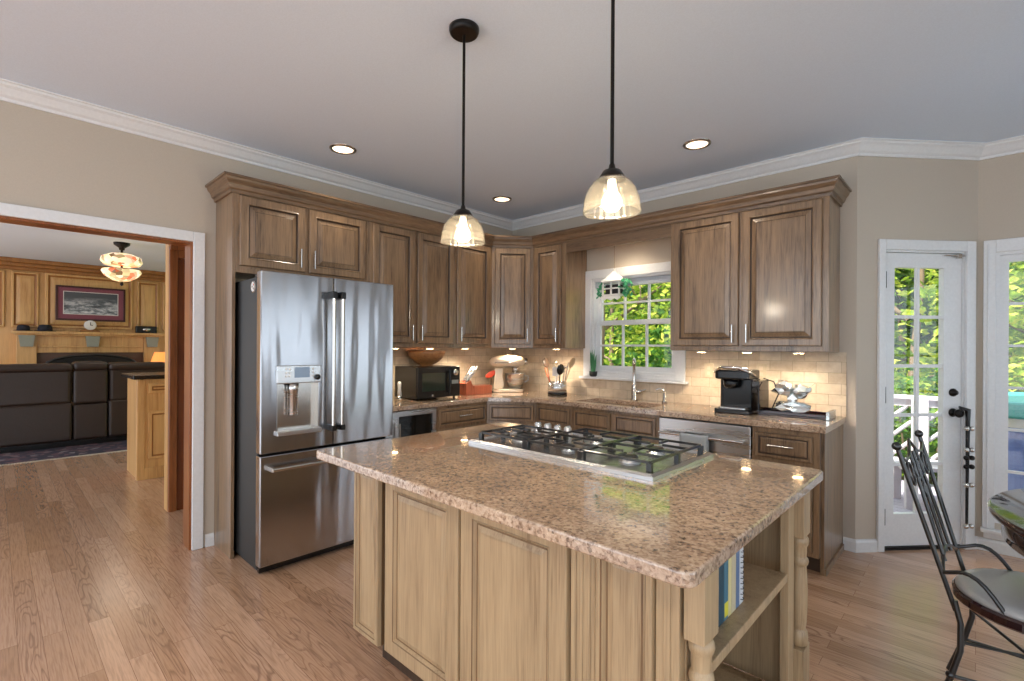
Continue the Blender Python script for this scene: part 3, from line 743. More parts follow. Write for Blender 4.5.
door(t, -2.522, -2.160, .135, .67); door(t, -2.125, -1.760, .135, .67)
t = base_cab('base cabinet with bar-handled drawer and pale end panel right of the dishwasher', (0, YBF, 0), 0, -1.078, -.692, YW - YBF - .001)
door(t, -1.058, -.728, .68, .840, name='drawer', handle=('h', -.90, .765), slim=True); door(t, -1.058, -.728, .135, .655)
MB().box(-.691, -.672, .03, YW - YBF - .001, 0, ZT).build('end_panel', 'cab', t)
MB().box(-.671, -.660, .03, YW - YBF - .001, 0, .04).build('shoe_moulding', 'cab', t)

# ------------------------------------------------------------------ worktop along the walls, splash tiles
EX, EY = -3.30, YBF - .035
def counter_poly(off=0.):
    return [(XW + .001, 2.055), (EX, 2.055), (EX, 3.165), (-2.945, EY), (-.655, EY), (-.655, YW - .001), (XW + .001, YW - .001)]
SX0, SX1, SY0, SY1 = -2.56, -1.86, 3.52, 3.86     # sink cut-out
top = MB().prism([(XW + .001, 2.055), (EX, 2.055), (EX, 3.165), (-2.945, EY), (SX0, EY), (SX0, YW - .001), (XW + .001, YW - .001)], ZT, .914)
top.box(SX0, SX1, EY, SY0, ZT, .914).box(SX0, SX1, SY1, YW - .001, ZT, .914).box(SX1, -.655, EY, YW - .001, ZT, .914)
wt = top.build('worktop', 'granite', weld=True, bevel=.004)
tag(wt, 'long speckled granite worktop running along both kitchen walls', 'worktop')
tl = MB().box(2.054, YW - .002, -.009, -.0005, .9145, ZU0 - .002).build('wall_left_tiles', 'tile', loc=(XW, 0, 0), rz=RZL); tl['kind'] = 'structure'
tb = MB().holed(XW + .012, -.655, .9145, ZU0 - .015, -.009, -.0005, [(WX0 - .086, WX1 + .086, WZ0 - .041, 3), (WX0 - .112, WX1 + .112, WZ0 - .064, WZ0 - .041)]).build('wall_back_tiles', 'tile', loc=(0, YW, 0)); tb['kind'] = 'structure'

# ------------------------------------------------------------------ refrigerator
FX, FY = -3.078, 1.088
t = thing('refrigerator', 'stainless french-door refrigerator with freezer drawer and water dispenser', 'refrigerator', (FX, FY, 0), RZL)
MB().box(.012, .898, .075, .742, .03, 1.80).box(.03, .88, .08, .74, 0, .03).build('body', 'fside', t, bevel=.004)
MB().box(.02, .89, .06, .09, .008, .05).build('kick_grille', 'black', t)
for hx in (.02, .75): MB().box(hx, hx + .14, .03, .16, 1.80, 1.825).build('hinge_cover', 'black', t, bevel=.004)
def fdoor(x0, x1, z0, z1, holes=()):
    mb = MB(); mb.holed(x0, x1, z0, z1, 0, .068, list(holes)); return mb
hx0, hx1, hz0, hz1 = .100, .352, .862, 1.150
dl = fdoor(0, .4525, .735, 1.83, [(hx0, hx1, hz0, hz1)]).build('door', 'steel', t, bevel=.006, weld=True)
dr = fdoor(.4575, .910, .735, 1.83).build('door', 'steel', t, bevel=.006, weld=True)
dz = fdoor(0, .910, .062, .722).build('freezer_drawer', 'steel', t, bevel=.006, weld=True)
for dd, x in ((dl, .425), (dr, .485)):
    h = MB().tube([(x, -.062, .86), (x, -.062, 1.70)], .0125, 12).build('handle', 'chrome', dd)
    for z, zz in ((.835, .87), (1.69, 1.735)): tag(MB().box(x - .016, x + .016, -.078, 0, z, zz).build('handle_mount', 'black', dd, bevel=.004), 'dark handle end')
h = MB().tube([(.05, -.062, .645), (.86, -.062, .645)], .0125, 12).build('handle', 'chrome', dz)
for hx in (.046, .835): MB().box(hx, hx + .029, -.062, 0, .632, .658).build('handle_mount', 'chrome', dz, bevel=.003)
# dispenser
rc = MB()
for (a, b, c0, e, y0, y1) in ((hx0 - .003, hx1 + .003, hz0 - .003, hz1 + .003, .052, .062), (hx0 - .003, hx0 + .001, hz0, hz1, .0, .055), (hx1 - .001, hx1 + .003, hz0, hz1, .0, .055)): rc.box(a, b, y0, y1, c0, e)
rc.box(hx0, hx1, .0, .055, hz0 - .003, hz0 + .001)
tag(rc.build('dispenser_recess', 'chrome', dl), 'shiny recess')
MB().box(.088, .366, -.012, .05, 1.150, 1.262).build('dispenser_panel', 'steel2', dl, bevel=.006)
tag(MB().box(.195, .290, -.0135, -.011, 1.185, 1.250).build('display', plain('blue_grey_display', (120, 138, 158), .2, emis=(120, 140, 165), estr=.15), dl), 'blue-grey display')
for kx in (.145, .165, .312):
    for kz in (1.195, 1.217, 1.239): MB().lathe([(.006, 0), (.006, .004), (0, .005)], (kx, -.0115, kz), 10, mat=Matrix.Rotation(PI / 2, 4, 'X')).build('button', 'white', dl)
tag(MB().lathe([(.018, 0), (.018, .014), (.014, .018), (0, .018)], (.338, -.011, 1.185), 16, mat=Matrix.Rotation(PI / 2, 4, 'X')).build('dial', 'black', dl), 'black dial')
MB().lathe([(.030, .95), (.032, .955), (.032, 1.10), (.036, 1.105), (.036, 1.149)], (.20, .028, 0), 20).build('spout', 'steel2', dl)
MB().box(.088, .366, -.03, .02, .835, .862).build('drip_tray', 'steel2', dl, bevel=.005)
# round magnet on its side
mg = thing('magnet', 'small round badge magnet on the dark side of the refrigerator', 'magnet', (FX - .155, FY + .0115, 1.745), 0)
RX = Matrix.Rotation(PI / 2, 4, 'X')
MB().lathe([(.036, 0), (.036, .003), (.033, .004)], seg=24, mat=RX).build('disc', 'white', mg)
tag(MB().shell([(.036, .0042), (.031, .0042)], seg=24, mat=RX).build('rim', 'black', mg), 'black rim')
for i, (mx, mz, mt) in enumerate(((.012, .012, 'orange'), (.012, -.012, 'felt'), (-.012, 0, 'black'))):
    MB().lathe([(.009, .0043), (.0001, .0048)], (mx, 0, mz), 4, mat=RX).build('emblem', mt, mg)

# wine cooler beside it
t = thing('beverage_cooler', 'small stainless-framed beverage cooler with dark glass door beside the refrigerator', 'cooler', (XB, 0, 0), RZL)
MB().box(2.062, 2.575, .03, .51, .02, ZT - .002).build('body', 'fside', t)
df = MB().holed(2.064, 2.573, .11, ZT - .008, -.02, .028, [(2.205, 2.535, .17, .825)]).build('door', 'steel2', t, bevel=.003)
tag(MB().box(2.203, 2.537, -.004, .004, .168, .827).build('pane', 'dglass', df), 'dark glass pane')
MB().tube([(2.185, -.06, .30), (2.185, -.06, .78)], .009, 8).tube([(2.185, -.06, .33), (2.185, -.02, .33)], .006, 6).tube([(2.185, -.06, .75), (2.185, -.02, .75)], .006, 6).build('handle', 'chrome', df)
MB().box(2.07, 2.565, .03, .06, .02, .10).build('kick_grille', 'black', t)

# dishwasher
t = thing('dishwasher', 'stainless dishwasher with bar handle between the sink and drawer cabinets', 'dishwasher', (0, YBF, 0), 0)
MB().box(-1.732, -1.081, .03, .585, .02, ZT - .002).build('body', 'fside', t)
dw = MB().box(-1.730, -1.083, -.02, .028, .115, ZT - .012).build('door', 'steel2', t, bevel=.004)
MB().tube([(-1.71, -.062, .762), (-1.115, -.062, .762)], .011, 10).tube([(-1.69, -.062, .762), (-1.69, -.02, .762)], .008, 8).tube([(-1.135, -.062, .762), (-1.135, -.02, .762)], .008, 8).build('handle', 'chrome', dw)
MB().box(-1.725, -1.088, .04, .06, .02, .11).build('kick_plate', 'black', t)
# dish towel folded over the handle
tw = MB(); pr = []
for i in range(9): a = PI * i / 8; pr.append((math.cos(a) * .0155, .762 + math.sin(a) * .0155))
prof = [(-.0155 - .002, .60)] + [(-c[0] * 1.0, c[1]) for c in pr] + [(.0155, .66)]
xs = [-1.545 + .02 * i for i in range(11)]
vs = []; fs = []
for x in xs:
    for (o, z) in prof: vs.append((x, -.062 + o + .002 * math.sin(x * 60) * (1 if z < .74 else 0) * (1 if o < 0 else .3), z + (.006 * math.sin(x * 25) if z < .7 else 0)))
n = len(prof)
for i in range(len(xs) - 1):
    for j in range(n - 1): fs.append((i * n + j, i * n + j + 1, (i + 1) * n + j + 1, (i + 1) * n + j))
tw.add(vs, fs, 0, True)
o = tw.build('dish_towel', 'towel', loc=(0, YBF, 0)); md = o.modifiers.new('solid', 'SOLIDIFY'); md.thickness = .003
tag(o, 'grey patterned dish towel folded over the dishwasher handle', 'towel')

# ------------------------------------------------------------------ sink, faucet, dispenser
t = thing('kitchen_sink', 'undermount steel sink set in the worktop below the window', 'sink', ((SX0 + SX1) / 2, (SY0 + SY1) / 2, ZT))
sb = MB(); a, b = (SX1 - SX0) / 2, (SY1 - SY0) / 2
sb.box(-a - .01, -a, -b - .01, b + .01, -.19, 0).box(a, a + .01, -b - .01, b + .01, -.19, 0).box(-a, a, -b - .01, -b, -.19, 0).box(-a, a, b, b + .01, -.19, 0).box(-a - .01, a + .01, -b - .01, b + .01, -.20, -.19)
sb.build('basin', 'steel2', t)
MB().lathe([(.04, -.19), (.04, -.186), (.0, -.187)], (.12, .02, 0), 18).build('drain', 'chrome', t)
t = thing('faucet', 'tall brushed pull-down faucet with side lever behind the sink', 'faucet', (-2.222, 3.935, .9142), .5)
MB().lathe([(.032, 0), (.032, .01), (.025, .018), (.024, .12), (.017, .14), (.014, .20), (.014, .33), (.018, .335), (.019, .35)], seg=18).build('body', 'chrome', t)
MB().tube([(0, 0, .33), (0, -.01, .352), (0, -.04, .366), (0, -.08, .366), (0, -.11, .352), (0, -.125, .32)], [.014, .014, .014, .014, .015, .017], 12).build('spout', 'chrome', t)
MB().tube([(0, 0, .075), (.045, -.01, .08), (.06, -.012, .082)], [.014, .02, .014], 12).tube([(.055, -.012, .082), (.10, -.03, .10)], [.008, .006], 8).build('lever', 'chrome', t)
t = thing('soap_dispenser', 'slim brushed soap dispenser standing right of the faucet', 'soap dispenser', (-1.94, 3.945, .9142))
MB().lathe([(.022, 0), (.022, .012), (.015, .02), (.013, .075), (.009, .08), (.009, .10), (.0, .102)], seg=16).build('body', 'chrome', t)
MB().tube([(0, 0, .098), (-.015, -.01, .116), (-.04, -.025, .118), (-.06, -.035, .105)], .008, 8).build('spout', 'chrome', t)

# ------------------------------------------------------------------ island
IX0, IX1, IY0, IY1 = -2.139, -.422, .983, 2.192
ip = []
def rc_poly(x0, x1, y0, y1, r, seg=6):
    out = []
    for cx, cy, a0 in ((x1 - r, y0 + r, -PI / 2), (x1 - r, y1 - r, 0), (x0 + r, y1 - r, PI / 2), (x0 + r, y0 + r, PI)):
        for k in range(seg + 1): a = a0 + PI / 2 * k / seg; out.append((cx + r * math.cos(a), cy + r * math.sin(a)))
    return out
it = MB().prism(rc_poly(IX0, IX1, IY0, IY1, .03), .884, .920).build('island_worktop', 'granite', bevel=.006, bseg=3)
tag(it, 'speckled granite slab on top of the pale kitchen island', 'worktop')
FXL, FXR, FYF, FYB = -1.975, -.44, 1.105, 2.055
t = thing('kitchen_island', 'pale glazed wooden kitchen island with turned corner posts and open shelves', 'kitchen island', (0, 0, 0))
ZI0, ZI1 = .15, .8835
b = MB().box(FXL, -.90, FYF + .02, FYB, ZI0, ZI1).box(-.90, -.495, FYF + .02, FYF + .085, ZI0, ZI1).box(-.90, -.50, 1.975, FYB, ZI0, ZI1)
b.box(-1.745, -.495, FYF, FYF + .02, ZI0, ZI0 + .05).box(-.90, -.50, FYF + .085, 1.975, ZI0 - .02, ZI0)
b.box(FXL + .06, -.52, FYF + .10, FYB - .06, 0, ZI0 - .02)
b.build('body', 'isl', t, bevel=.002, bseg=1)
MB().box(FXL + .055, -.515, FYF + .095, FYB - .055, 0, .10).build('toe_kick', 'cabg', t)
def iface(x0, x1, z0, z1, name, inset=.07):
    r = [(0, FYF - .002), (.003, FYF - .018), (.007, FYF - .021), (inset - .024, FYF - .021), (inset - .021, FYF - .018), (inset - .018, FYF - .021), (inset - .012, FYF - .010), (inset - .006, FYF - .010), (inset + .012, FYF - .016), (inset + .018, FYF - .016)]
    return MB().panel(x0, x1, z0, z1, r, [1, 0, 0, 0, 1, 0, 0, 1, 0, 0, 0], back=FYF + .02).build(name, ['isl', 'islg'], t)
iface(-1.975, -1.776, ZI0, ZI1 - .004, 'pilaster', .045)
tag(MB().box(-1.775, -1.729, FYF + .012, FYF + .0195, ZI0, ZI1).build('gap_shade', 'bronze', t), 'dark strip painted in as the shade of the gap')  # dark-coloured strip stands in for the shadow between pilaster and door
iface(-1.728, -1.272, ZI0 + .01, ZI1 - .004, 'door', .085)
iface(-1.264, -.815, ZI0 + .01, ZI1 - .004, 'door', .085)
st = MB().box(-.808, -.728, FYF - .012, FYF + .02, ZI0, ZI1)
for x in (-.792, -.770, -.745): st.box(x - .004, x + .004, FYF - .016, FYF - .012, ZI0, ZI1)
st.build('stile', 'isl', t, bevel=.002, bseg=1)
iface(-.726, -.560, ZI0 + .01, ZI1 - .004, 'panel', .042)
st = MB().box(-.556, -.497, FYF - .012, FYF + .085, ZI0, ZI1).box(-.535, -.518, FYF - .016, FYF - .012, ZI0, ZI1).build('stile', 'isl', t, bevel=.003)
# turned posts
def post(y0, y1):
    xc, yc, hx, hy = -.4625, (y0 + y1) / 2, .0225, (y1 - y0) / 2
    p = MB().box(xc - .0275, xc + hx, y0, y1, .712, ZI1).box(xc - .0275, xc + hx, y0, y1, .0, .315)
    prof = [(.020, .315), (.027, .322), (.029, .345), (.027, .368), (.021, .376), (.024, .40), (.0265, .46), (.027, .52), (.0245, .57), (.022, .602), (.0275, .609), (.0295, .619), (.0275, .629), (.022, .636), (.0235, .652), (.0235, .672), (.0285, .682), (.0305, .692), (.0285, .703), (.022, .712)]
    p.lathe(prof, (xc - .002, yc, 0), 20)
    return p.build('turned_post', 'isl', t, bevel=.0025)
post(1.098, 1.180); post(1.966, 2.054)
MB().box(-.497, -.470, 1.892, 1.963, ZI0, ZI1).build('stile', 'isl', t, bevel=.002)
MB().box(-.895, -.472, 1.192, 1.890, .578, .606).build('shelf', 'isl', t, bevel=.003)
MB().box(-.895, -.472, 1.192, 1.890, ZI0, ZI0 + .03).build('shelf', 'isl', t, bevel=.003)

# books on the island shelf
BK = [(.036, .205, (34, 74, 92), 'dark teal', 'book nearest the front post, dark teal spine'), (.030, .222, (70, 118, 140), 'blue', 'blue book second from the front post'),
      (.022, .228, (216, 206, 150), 'cream', 'cream book third from the front post'), (.034, .226, (200, 190, 160), 'tan', 'tan book fourth from the front post'),
      (.026, .232, (96, 122, 160), 'slate', 'slate blue book fifth from the front post'), (.030, .238, (214, 218, 222), 'white', 'white spiral-bound book last in the row, beside the empty shelf')]
y = 1.392
for i, (th, h, c, nm, lb) in enumerate(BK):
    bk = thing('book', lb, 'book', (-.52, y, .6065), 0, 'books on the island shelf')
    cv = plain('cover_' + nm, c, .45)
    MB().box(-.16, 0, 0, .002, 0, h).box(-.16, 0, th - .002, th, 0, h).box(-.002, .001, 0, th, 0, h).build('cover', cv, bk, bevel=.0008, bseg=1)
    MB().box(-.156, -.003, .0022, th - .0022, .004, h - .004).build('pages', 'cream', bk)
    if i == 1: tag(MB().box(.0011, .0016, .002, th - .002, .01, .05).build('spine_label', plain('yellow_label', (220, 210, 60), .5), bk), 'yellow spine label')
    if i == 5:
        sp = MB()
        for k in range(14): sp.tube([(.006 * math.cos(a) + .001, th / 2 + .009 * math.sin(a), .015 + k * .016) for a in [2 * PI * q / 8 for q in range(8)]], .0012, 5, closed=True)
        sp.build('spiral_binding', 'felt', bk)
    y += th + .0035
# dark bowl on the lower shelf
bw = MB().lathe([(.06, 0), (.075, .004), (.15, .05), (.185, .10), (.18, .10), (.145, .055), (.07, .012), (0, .010)], seg=36).build('bowl', 'mahog', loc=(-.68, 1.46, ZI0 + .0305))
tag(bw, 'dark round wooden bowl on the bottom shelf of the island', 'bowl')

# ------------------------------------------------------------------ cooktop
t = thing('gas_cooktop', 'stainless gas cooktop with black grates set into the island', 'cooktop', (0, 0, .9202))
KX0, KX1, KY0, KY1 = -1.775, -.815, 1.575, 2.115
tr = MB().panel(0, 1, 0, 1, [(0, 0)])
tr = MB()
r_ = [(0, 0), (0, .012), (.012, .020), (.022, .020), (.034, .011), (.040, .011)]
vs = []
for ins, z in r_: vs += [(KX0 + ins, KY0 + ins, z), (KX1 - ins, KY0 + ins, z), (KX1 - ins, KY1 - ins, z), (KX0 + ins, KY1 - ins, z)]
fs = [(0, 3, 2, 1)]
for i in range(len(r_) - 1):
    for k in range(4): fs.append((i * 4 + k, i * 4 + (k + 1) % 4, (i + 1) * 4 + (k + 1) % 4, (i + 1) * 4 + k))
fs.append(tuple(range(4 * len(r_) - 4, 4 * len(r_))))
tr.add(vs, fs).build('tray', 'steel2', t)
gz = .046
def grate(x0, x1, y0, y1):
    gb = MB(); hw = .0046
    def bar(ax, ay, bx, by, z0=gz, z1=gz, w=hw, hh=.010):
        a_, b_ = Vector((ax, ay, z0)), Vector((bx, by, z1)); dv = b_ - a_; n_ = Vector((-dv.y, dv.x, 0)).normalized() * w
        vs = [a_ - n_, a_ + n_, b_ + n_, b_ - n_]; vs = vs + [v + Vector((0, 0, hh)) for v in vs]
        gb.add(vs, [(3, 2, 1, 0), (4, 5, 6, 7), (0, 1, 5, 4), (1, 2, 6, 5), (2, 3, 7, 6), (3, 0, 4, 7)])
    bar(x0, y0, x1, y0); bar(x0, y1, x1, y1); bar(x0, y0, x0, y1); bar(x1, y0, x1, y1)
    xm, ym = (x0 + x1) / 2, (y0 + y1) / 2
    bar(x0, ym, x1, ym)
    for cy in ((y0 + ym) / 2, (ym + y1) / 2):
        for (dx, dy) in ((1, 0), (-1, 0), (0, 1), (0, -1)):
            ex = xm + dx * (x1 - x0) / 2; ey = cy + dy * (y1 - y0) / 4
            bar(ex, ey, xm + dx * .028, cy + dy * .028)
    for (x, y_) in ((x0, y0), (x1, y0), (x0, y1), (x1, y1), (x0, ym), (x1, ym)):
        gb.box(x - .010, x + .010, y_ - .010, y_ + .010, .0195 if y_ in (y0, y1) and 0 else .0115, gz + .004)
    gb.build('grate', 'matblack', t, bevel=.0015, bseg=1)
    return xm
GX = [(-1.735, -1.452), (-1.440, -1.155), (-1.143, -.852)]
GY0, GY1 = 1.622, 2.068
for gx in GX[1:]: grate(gx[0], gx[1], GY0, GY1)
grate(GX[0][0], GX[0][1], GY0, GY1 - .15)
def burner(x, y_, r):
    bm_ = MB().lathe([(r * 1.25, .0115), (r * 1.25, .016), (r * .9, .02), (r * .9, .028)], (x, y_, 0), 24)
    o = bm_.build('burner', 'steel2', t)
    tag(MB().lathe([(r * .98, .0282), (r, .033), (r * .85, .038), (0, .039)], (x, y_, 0), 24).build('burner_cap', 'matblack', o), 'black cap')
for x in (-1.297, -.998):
    for y_ in (1.735, 1.957): burner(x, y_, .034 if x > -1.1 else .028)
burner(-1.594, 1.77, .046)
for i in range(4):
    x = -1.715 + i * .066
    MB().lathe([(.024, .0115), (.024, .018), (.020, .02), (.019, .052), (.016, .056), (0, .056)], (x, 2.02, 0), 18).box(x - .003, x + .003, 2.002, 2.038, .054, .061).build('knob', 'steel2', t)

# ------------------------------------------------------------------ things on the worktop
ZW = .9143
t = thing('microwave', 'black countertop microwave with a wooden bowl on top', 'microwave', (-3.49, 2.505, ZW), RZL)
MB().box(0, .475, .012, .345, .012, .290).build('body', 'black', t, bevel=.006)
f = MB()
for x in (.03, .44):
    for y_ in (.04, .31): f.lathe([(.012, 0), (.012, .013)], (x, y_, 0), 10)
f.build('foot', 'black', t)
dd = MB().box(.002, .352, -.008, .012, .014, .288).build('door', 'black', t, bevel=.004)
tag(MB().box(.045, .30, -.0095, -.0075, .075, .235).build('pane', plain('green_tinted_glass', (22, 44, 38), .08), dd), 'dark greenish window')
MB().tube([(.335, -.03, .05), (.335, -.034, .15), (.335, -.03, .25)], .008, 8).tube([(.335, -.03, .06), (.335, -.006, .06)], .006, 6).tube([(.335, -.03, .24), (.335, -.006, .24)], .006, 6).build('handle', 'black', dd)
cp = MB().box(.356, .473, -.008, .012, .014, .288).build('control_panel', 'black', t, bevel=.004)
tag(MB().lathe([(.03, 0), (.03, .012), (.024, .018), (0, .018)], (.415, -.008, .235), 20, mat=RX).build('dial', 'chrome', cp), 'chrome dial')
tag(MB().box(.375, .455, -.0095, -.0075, .13, .165).build('display', plain('grey_display', (130, 136, 134), .3), cp), 'grey display')
MB().lathe([(.012, .0), (.012, .002), (0, .0022)], (.16, -.0085, .035), 14, mat=RX).build('badge', 'chrome', dd)
bw = MB().lathe([(.055, 0), (.06, .006), (.058, .012), (.105, .035), (.145, .072), (.168, .112), (.175, .140), (.169, .140), (.160, .110), (.13, .066), (.06, .026), (0, .020)], seg=40).build('bowl', 'bowlwood', loc=(-3.65, 2.72, ZW + .2905))
tag(bw, 'wide turned wooden bowl sitting on the black microwave', 'bowl')
# salt shaker
t = thing('salt_shaker', 'small white shaker with silver base left of the microwave', 'shaker', (-3.60, 2.40, ZW))
MB().lathe([(.02, .04), (.018, .07), (.014, .11), (.017, .15), (.012, .165), (0, .168)], seg=16).build('body', 'white', t)
tag(MB().lathe([(.022, 0), (.024, .02), (.02, .04)], seg=16).build('base', 'chrome', t), 'silver base')

# knife block
t = thing('knife_block', 'slanted cherry wood knife block with a lower drawer-shaped base', 'knife block', (-3.56, 3.125, ZW), RZL)
MB().prism_xz([(0, 0), (.10, 0), (.10, .06), (.06, .145), (.0, .115)], 0, .13).build('body', 'redblock', t, bevel=.004)
MB().box(.102, .345, 0, .11, 0, .085).build('base', 'redblock', t, bevel=.004)
kb_loc = Vector((-3.56, 3.125, ZW))
slots = [(.006, .02), (.03, .045), (.044, .02), (.012, .075), (.036, .095), (.052, .07)]
names = ['front-left knife in the cherry block, short handle', 'front-right knife in the cherry block', 'middle-left knife in the cherry block', 'middle-right knife in the cherry block', 'rear-left knife in the cherry block', 'rear-right knife in the cherry block, tallest handle']
k0 = None
for i, ((sx, sy), lb) in enumerate(zip(slots, names)):
    zz = .115 + sx * .5 + .002
    wx = kb_loc + Vector((-sy, sx, zz))
    if k0 is None:
        k0 = thing('kitchen_knife', lb, 'knife', wx, RZL, 'knives in the cherry block')
        dv = Vector((.62, -.08, .78))
        MB().tube([(0, 0, .001), dv * .10], [.004, .005], 6).build('bolster', 'chrome', k0)
        MB().tube([dv * .02, dv * .07, dv * .14, dv * .175], [.0075, .009, .0095, .008], 8).build('handle', 'steel2', k0)
    else: copy_thing(k0, wx, lb)
# orange spoon rest leaning on the wall
t = thing('spoon_rest', 'orange-red leaf-shaped spoon rest propped on a stand beside the mixer', 'spoon rest', (-3.67, 3.56, ZW), RZC)
MB().lathe([(.035, 0), (.035, .006), (.006, .012), (.005, .15)], seg=14).build('stand', 'matblack', t)
MB().ball((0, -.012, .185), .062, sc=(1, .18, .5), seg=18, mat=Matrix.Rotation(-.5, 4, 'Y')).build('leaf', 'orange', t)

# stand mixer
t = thing('stand_mixer', 'cream stand mixer with steel bowl in the corner under the angled cabinet', 'mixer', (-3.57, 3.72, ZW), RZC)
MB().prism(rc_poly(-.17, .155, -.095, .095, .07), 0, .035).build('base', 'cream', t, bevel=.01, bseg=3)
MB().prism_xz([(-.165, .03), (-.06, .03), (-.045, .08), (-.06, .16), (-.055, .25), (-.15, .25), (-.15, .15)], -.055, .055).build('column', 'cream', t, bevel=.018, bseg=3)
hd = MB()
hp = [(.02, -.20), (.055, -.18), (.072, -.12), (.078, -.02), (.074, .08), (.060, .14), (.040, .165), (.0, .17)]
hd.lathe([(.0, -.205)] + hp, (0, 0, .318), 24, mat=Matrix.Rotation(PI / 2, 4, 'Y') @ Matrix.Diagonal((.82, 1, 1, 1)))
hd.build('head', 'cream', t)
tag(MB().lathe([(.034, .155), (.034, .19), (.028, .20), (0, .20)], (0, 0, .318), 18, mat=Matrix.Rotation(PI / 2, 4, 'Y')).build('hub', 'chrome', t), 'chrome attachment hub')
tag(MB().shell([(.0755, -.15), (.0795, -.02), (.0755, .08)], c=(0, 0, .305), seg=24, mat=Matrix.Rotation(PI / 2, 4, 'Y') @ Matrix.Diagonal((.2, 1.01, 1, 1))).build('trim_band', 'chrome', t), 'silver band')
MB().lathe([(.03, .215), (.035, .225), (.035, .262)], (.07, 0, 0), 18).tube([(.07, 0, .215), (.07, 0, .15)], .008, 8).build('beater_shaft', 'chrome', t)
bo = MB().lathe([(.045, .036), (.055, .04), (.06, .05), (.085, .075), (.10, .12), (.104, .19), (.108, .195), (.103, .195), (.096, .12), (.05, .06), (0, .055)], (.07, 0, 0), 28).build('bowl', 'steel2', t)
MB().tube([(.07 + .10, .0, .17), (.07 + .135, 0, .165), (.07 + .14, 0, .12), (.07 + .10, 0, .10)], .006, 8).build('handle', 'steel2', bo)

# utensil crock
UX, UY = -3.03, 3.86
t = thing('utensil_crock', 'round stainless crock full of cooking utensils below the narrow cabinet', 'crock', (UX, UY, ZW))
MB().lathe([(.092, .015), (.092, .125), (.088, .125), (.088, .02), (0, .02)], seg=32).build('body', 'steel2', t)
tag(MB().lathe([(.096, 0), (.096, .02), (.09, .024)], seg=32).build('base_ring', 'black', t), 'black base ring')
def utensil(name, label, dx, dy, lx, ly, ln, head, mat):
    u = thing(name, label, 'utensil', (UX + dx, UY + dy, ZW + .022), 0, 'utensils in the crock')
    a = Vector((0, 0, 0)); e = Vector((lx, ly, ln)); e2 = e.normalized()
    MB().tube([a, e], [.006, .006], 8).build('handle', mat, u)
    q = e2.to_track_quat('Z', 'Y').to_matrix().to_4x4()
    if head == 'spoon': MB().ball(e + e2 * .03, .055, sc=(.8, .25, 1), mat=q).build('head', mat, u)
    elif head == 'spat': MB().box(-.032, .032, -.003, .003, -.005, .085, mat=Matrix.Translation(e) @ q).build('head', mat, u, bevel=.002)
    elif head == 'whisk':
        w_ = MB()
        for k in range(6):
            a_ = PI * k / 6; w_.tube([(Matrix.Translation(e) @ q) @ Vector((math.cos(a_) * .03 * math.sin(PI * s / 8) * (1 if True else 0), math.sin(a_) * .03 * math.sin(PI * s / 8), .11 * (s / 8))) for s in range(9)], .0014, 5)
            w_.tube([(Matrix.Translation(e) @ q) @ Vector((-math.cos(a_) * .03 * math.sin(PI * s / 8), -math.sin(a_) * .03 * math.sin(PI * s / 8), .11 * (s / 8))) for s in range(9)], .0014, 5)
        w_.build('wires', mat, u)
    elif head == 'ladle': MB().lathe([(.0, -.03), (.025, -.024), (.038, .0), (.036, .0), (.02, -.02), (0, -.025)], (e.x, e.y, e.z + .02), 18).build('head', mat, u)
    return u
utensil('wooden_spoon', 'dark wooden spoon leaning left in the utensil crock', -.05, -.01, -.085, 0, .26, 'spoon', 'cabg')
utensil('spatula', 'pinkish wooden spatula at the left front of the utensil crock', -.03, -.04, -.045, -.02, .16, 'spat', 'redblock')
utensil('whisk', 'wire whisk standing in the middle of the utensil crock', .0, .0, -.01, 0, .19, 'whisk', 'chrome')
utensil('ladle', 'steel ladle standing behind the whisk in the crock', .02, .04, .03, .01, .24, 'ladle', 'chrome')
utensil('serving_spoon', 'black serving spoon at the right of the utensil crock', .035, -.03, .03, -.01, .20, 'spoon', 'black')
utensil('spatula', 'white rubber spatula at the front of the utensil crock', .01, -.05, .02, -.02, .17, 'spat', 'white')
utensil('wooden_spoon', 'pale slim spoon leaning far right in the utensil crock', .055, .0, .11, 0, .27, 'spoon', 'isl')
utensil('tongs', 'steel tongs leaning right behind the black spoon in the crock', .045, .03, .06, .01, .30, 'none', 'chrome')

# sill plant
t = thing('potted_succulent', 'small spiky green plant in a dark pot on the window sill', 'plant', (-2.715, YW - .035, WZ0 - .0398))
MB().lathe([(.026, 0), (.036, .012), (.040, .05), (.036, .05), (.034, .045), (0, .044)], seg=20).build('pot', 'soil', t)
lv = MB()
random.seed(3)
for k in range(11):
    a = 2 * PI * k / 11 + random.random() * .4; sp = random.uniform(.008, .03); h = random.uniform(.13, .23)
    pts = [(math.cos(a) * .012, math.sin(a) * .012, .044), (math.cos(a) * (.012 + sp * .6), math.sin(a) * (.01 + sp * .2), .044 + h * .5), (math.cos(a) * (.012 + sp), math.sin(a) * (.01 + sp * .3), .044 + h)]
    lv.tube(pts, [.008, .009, .001], 6)
lv.build('leaves', 'leafp', t)

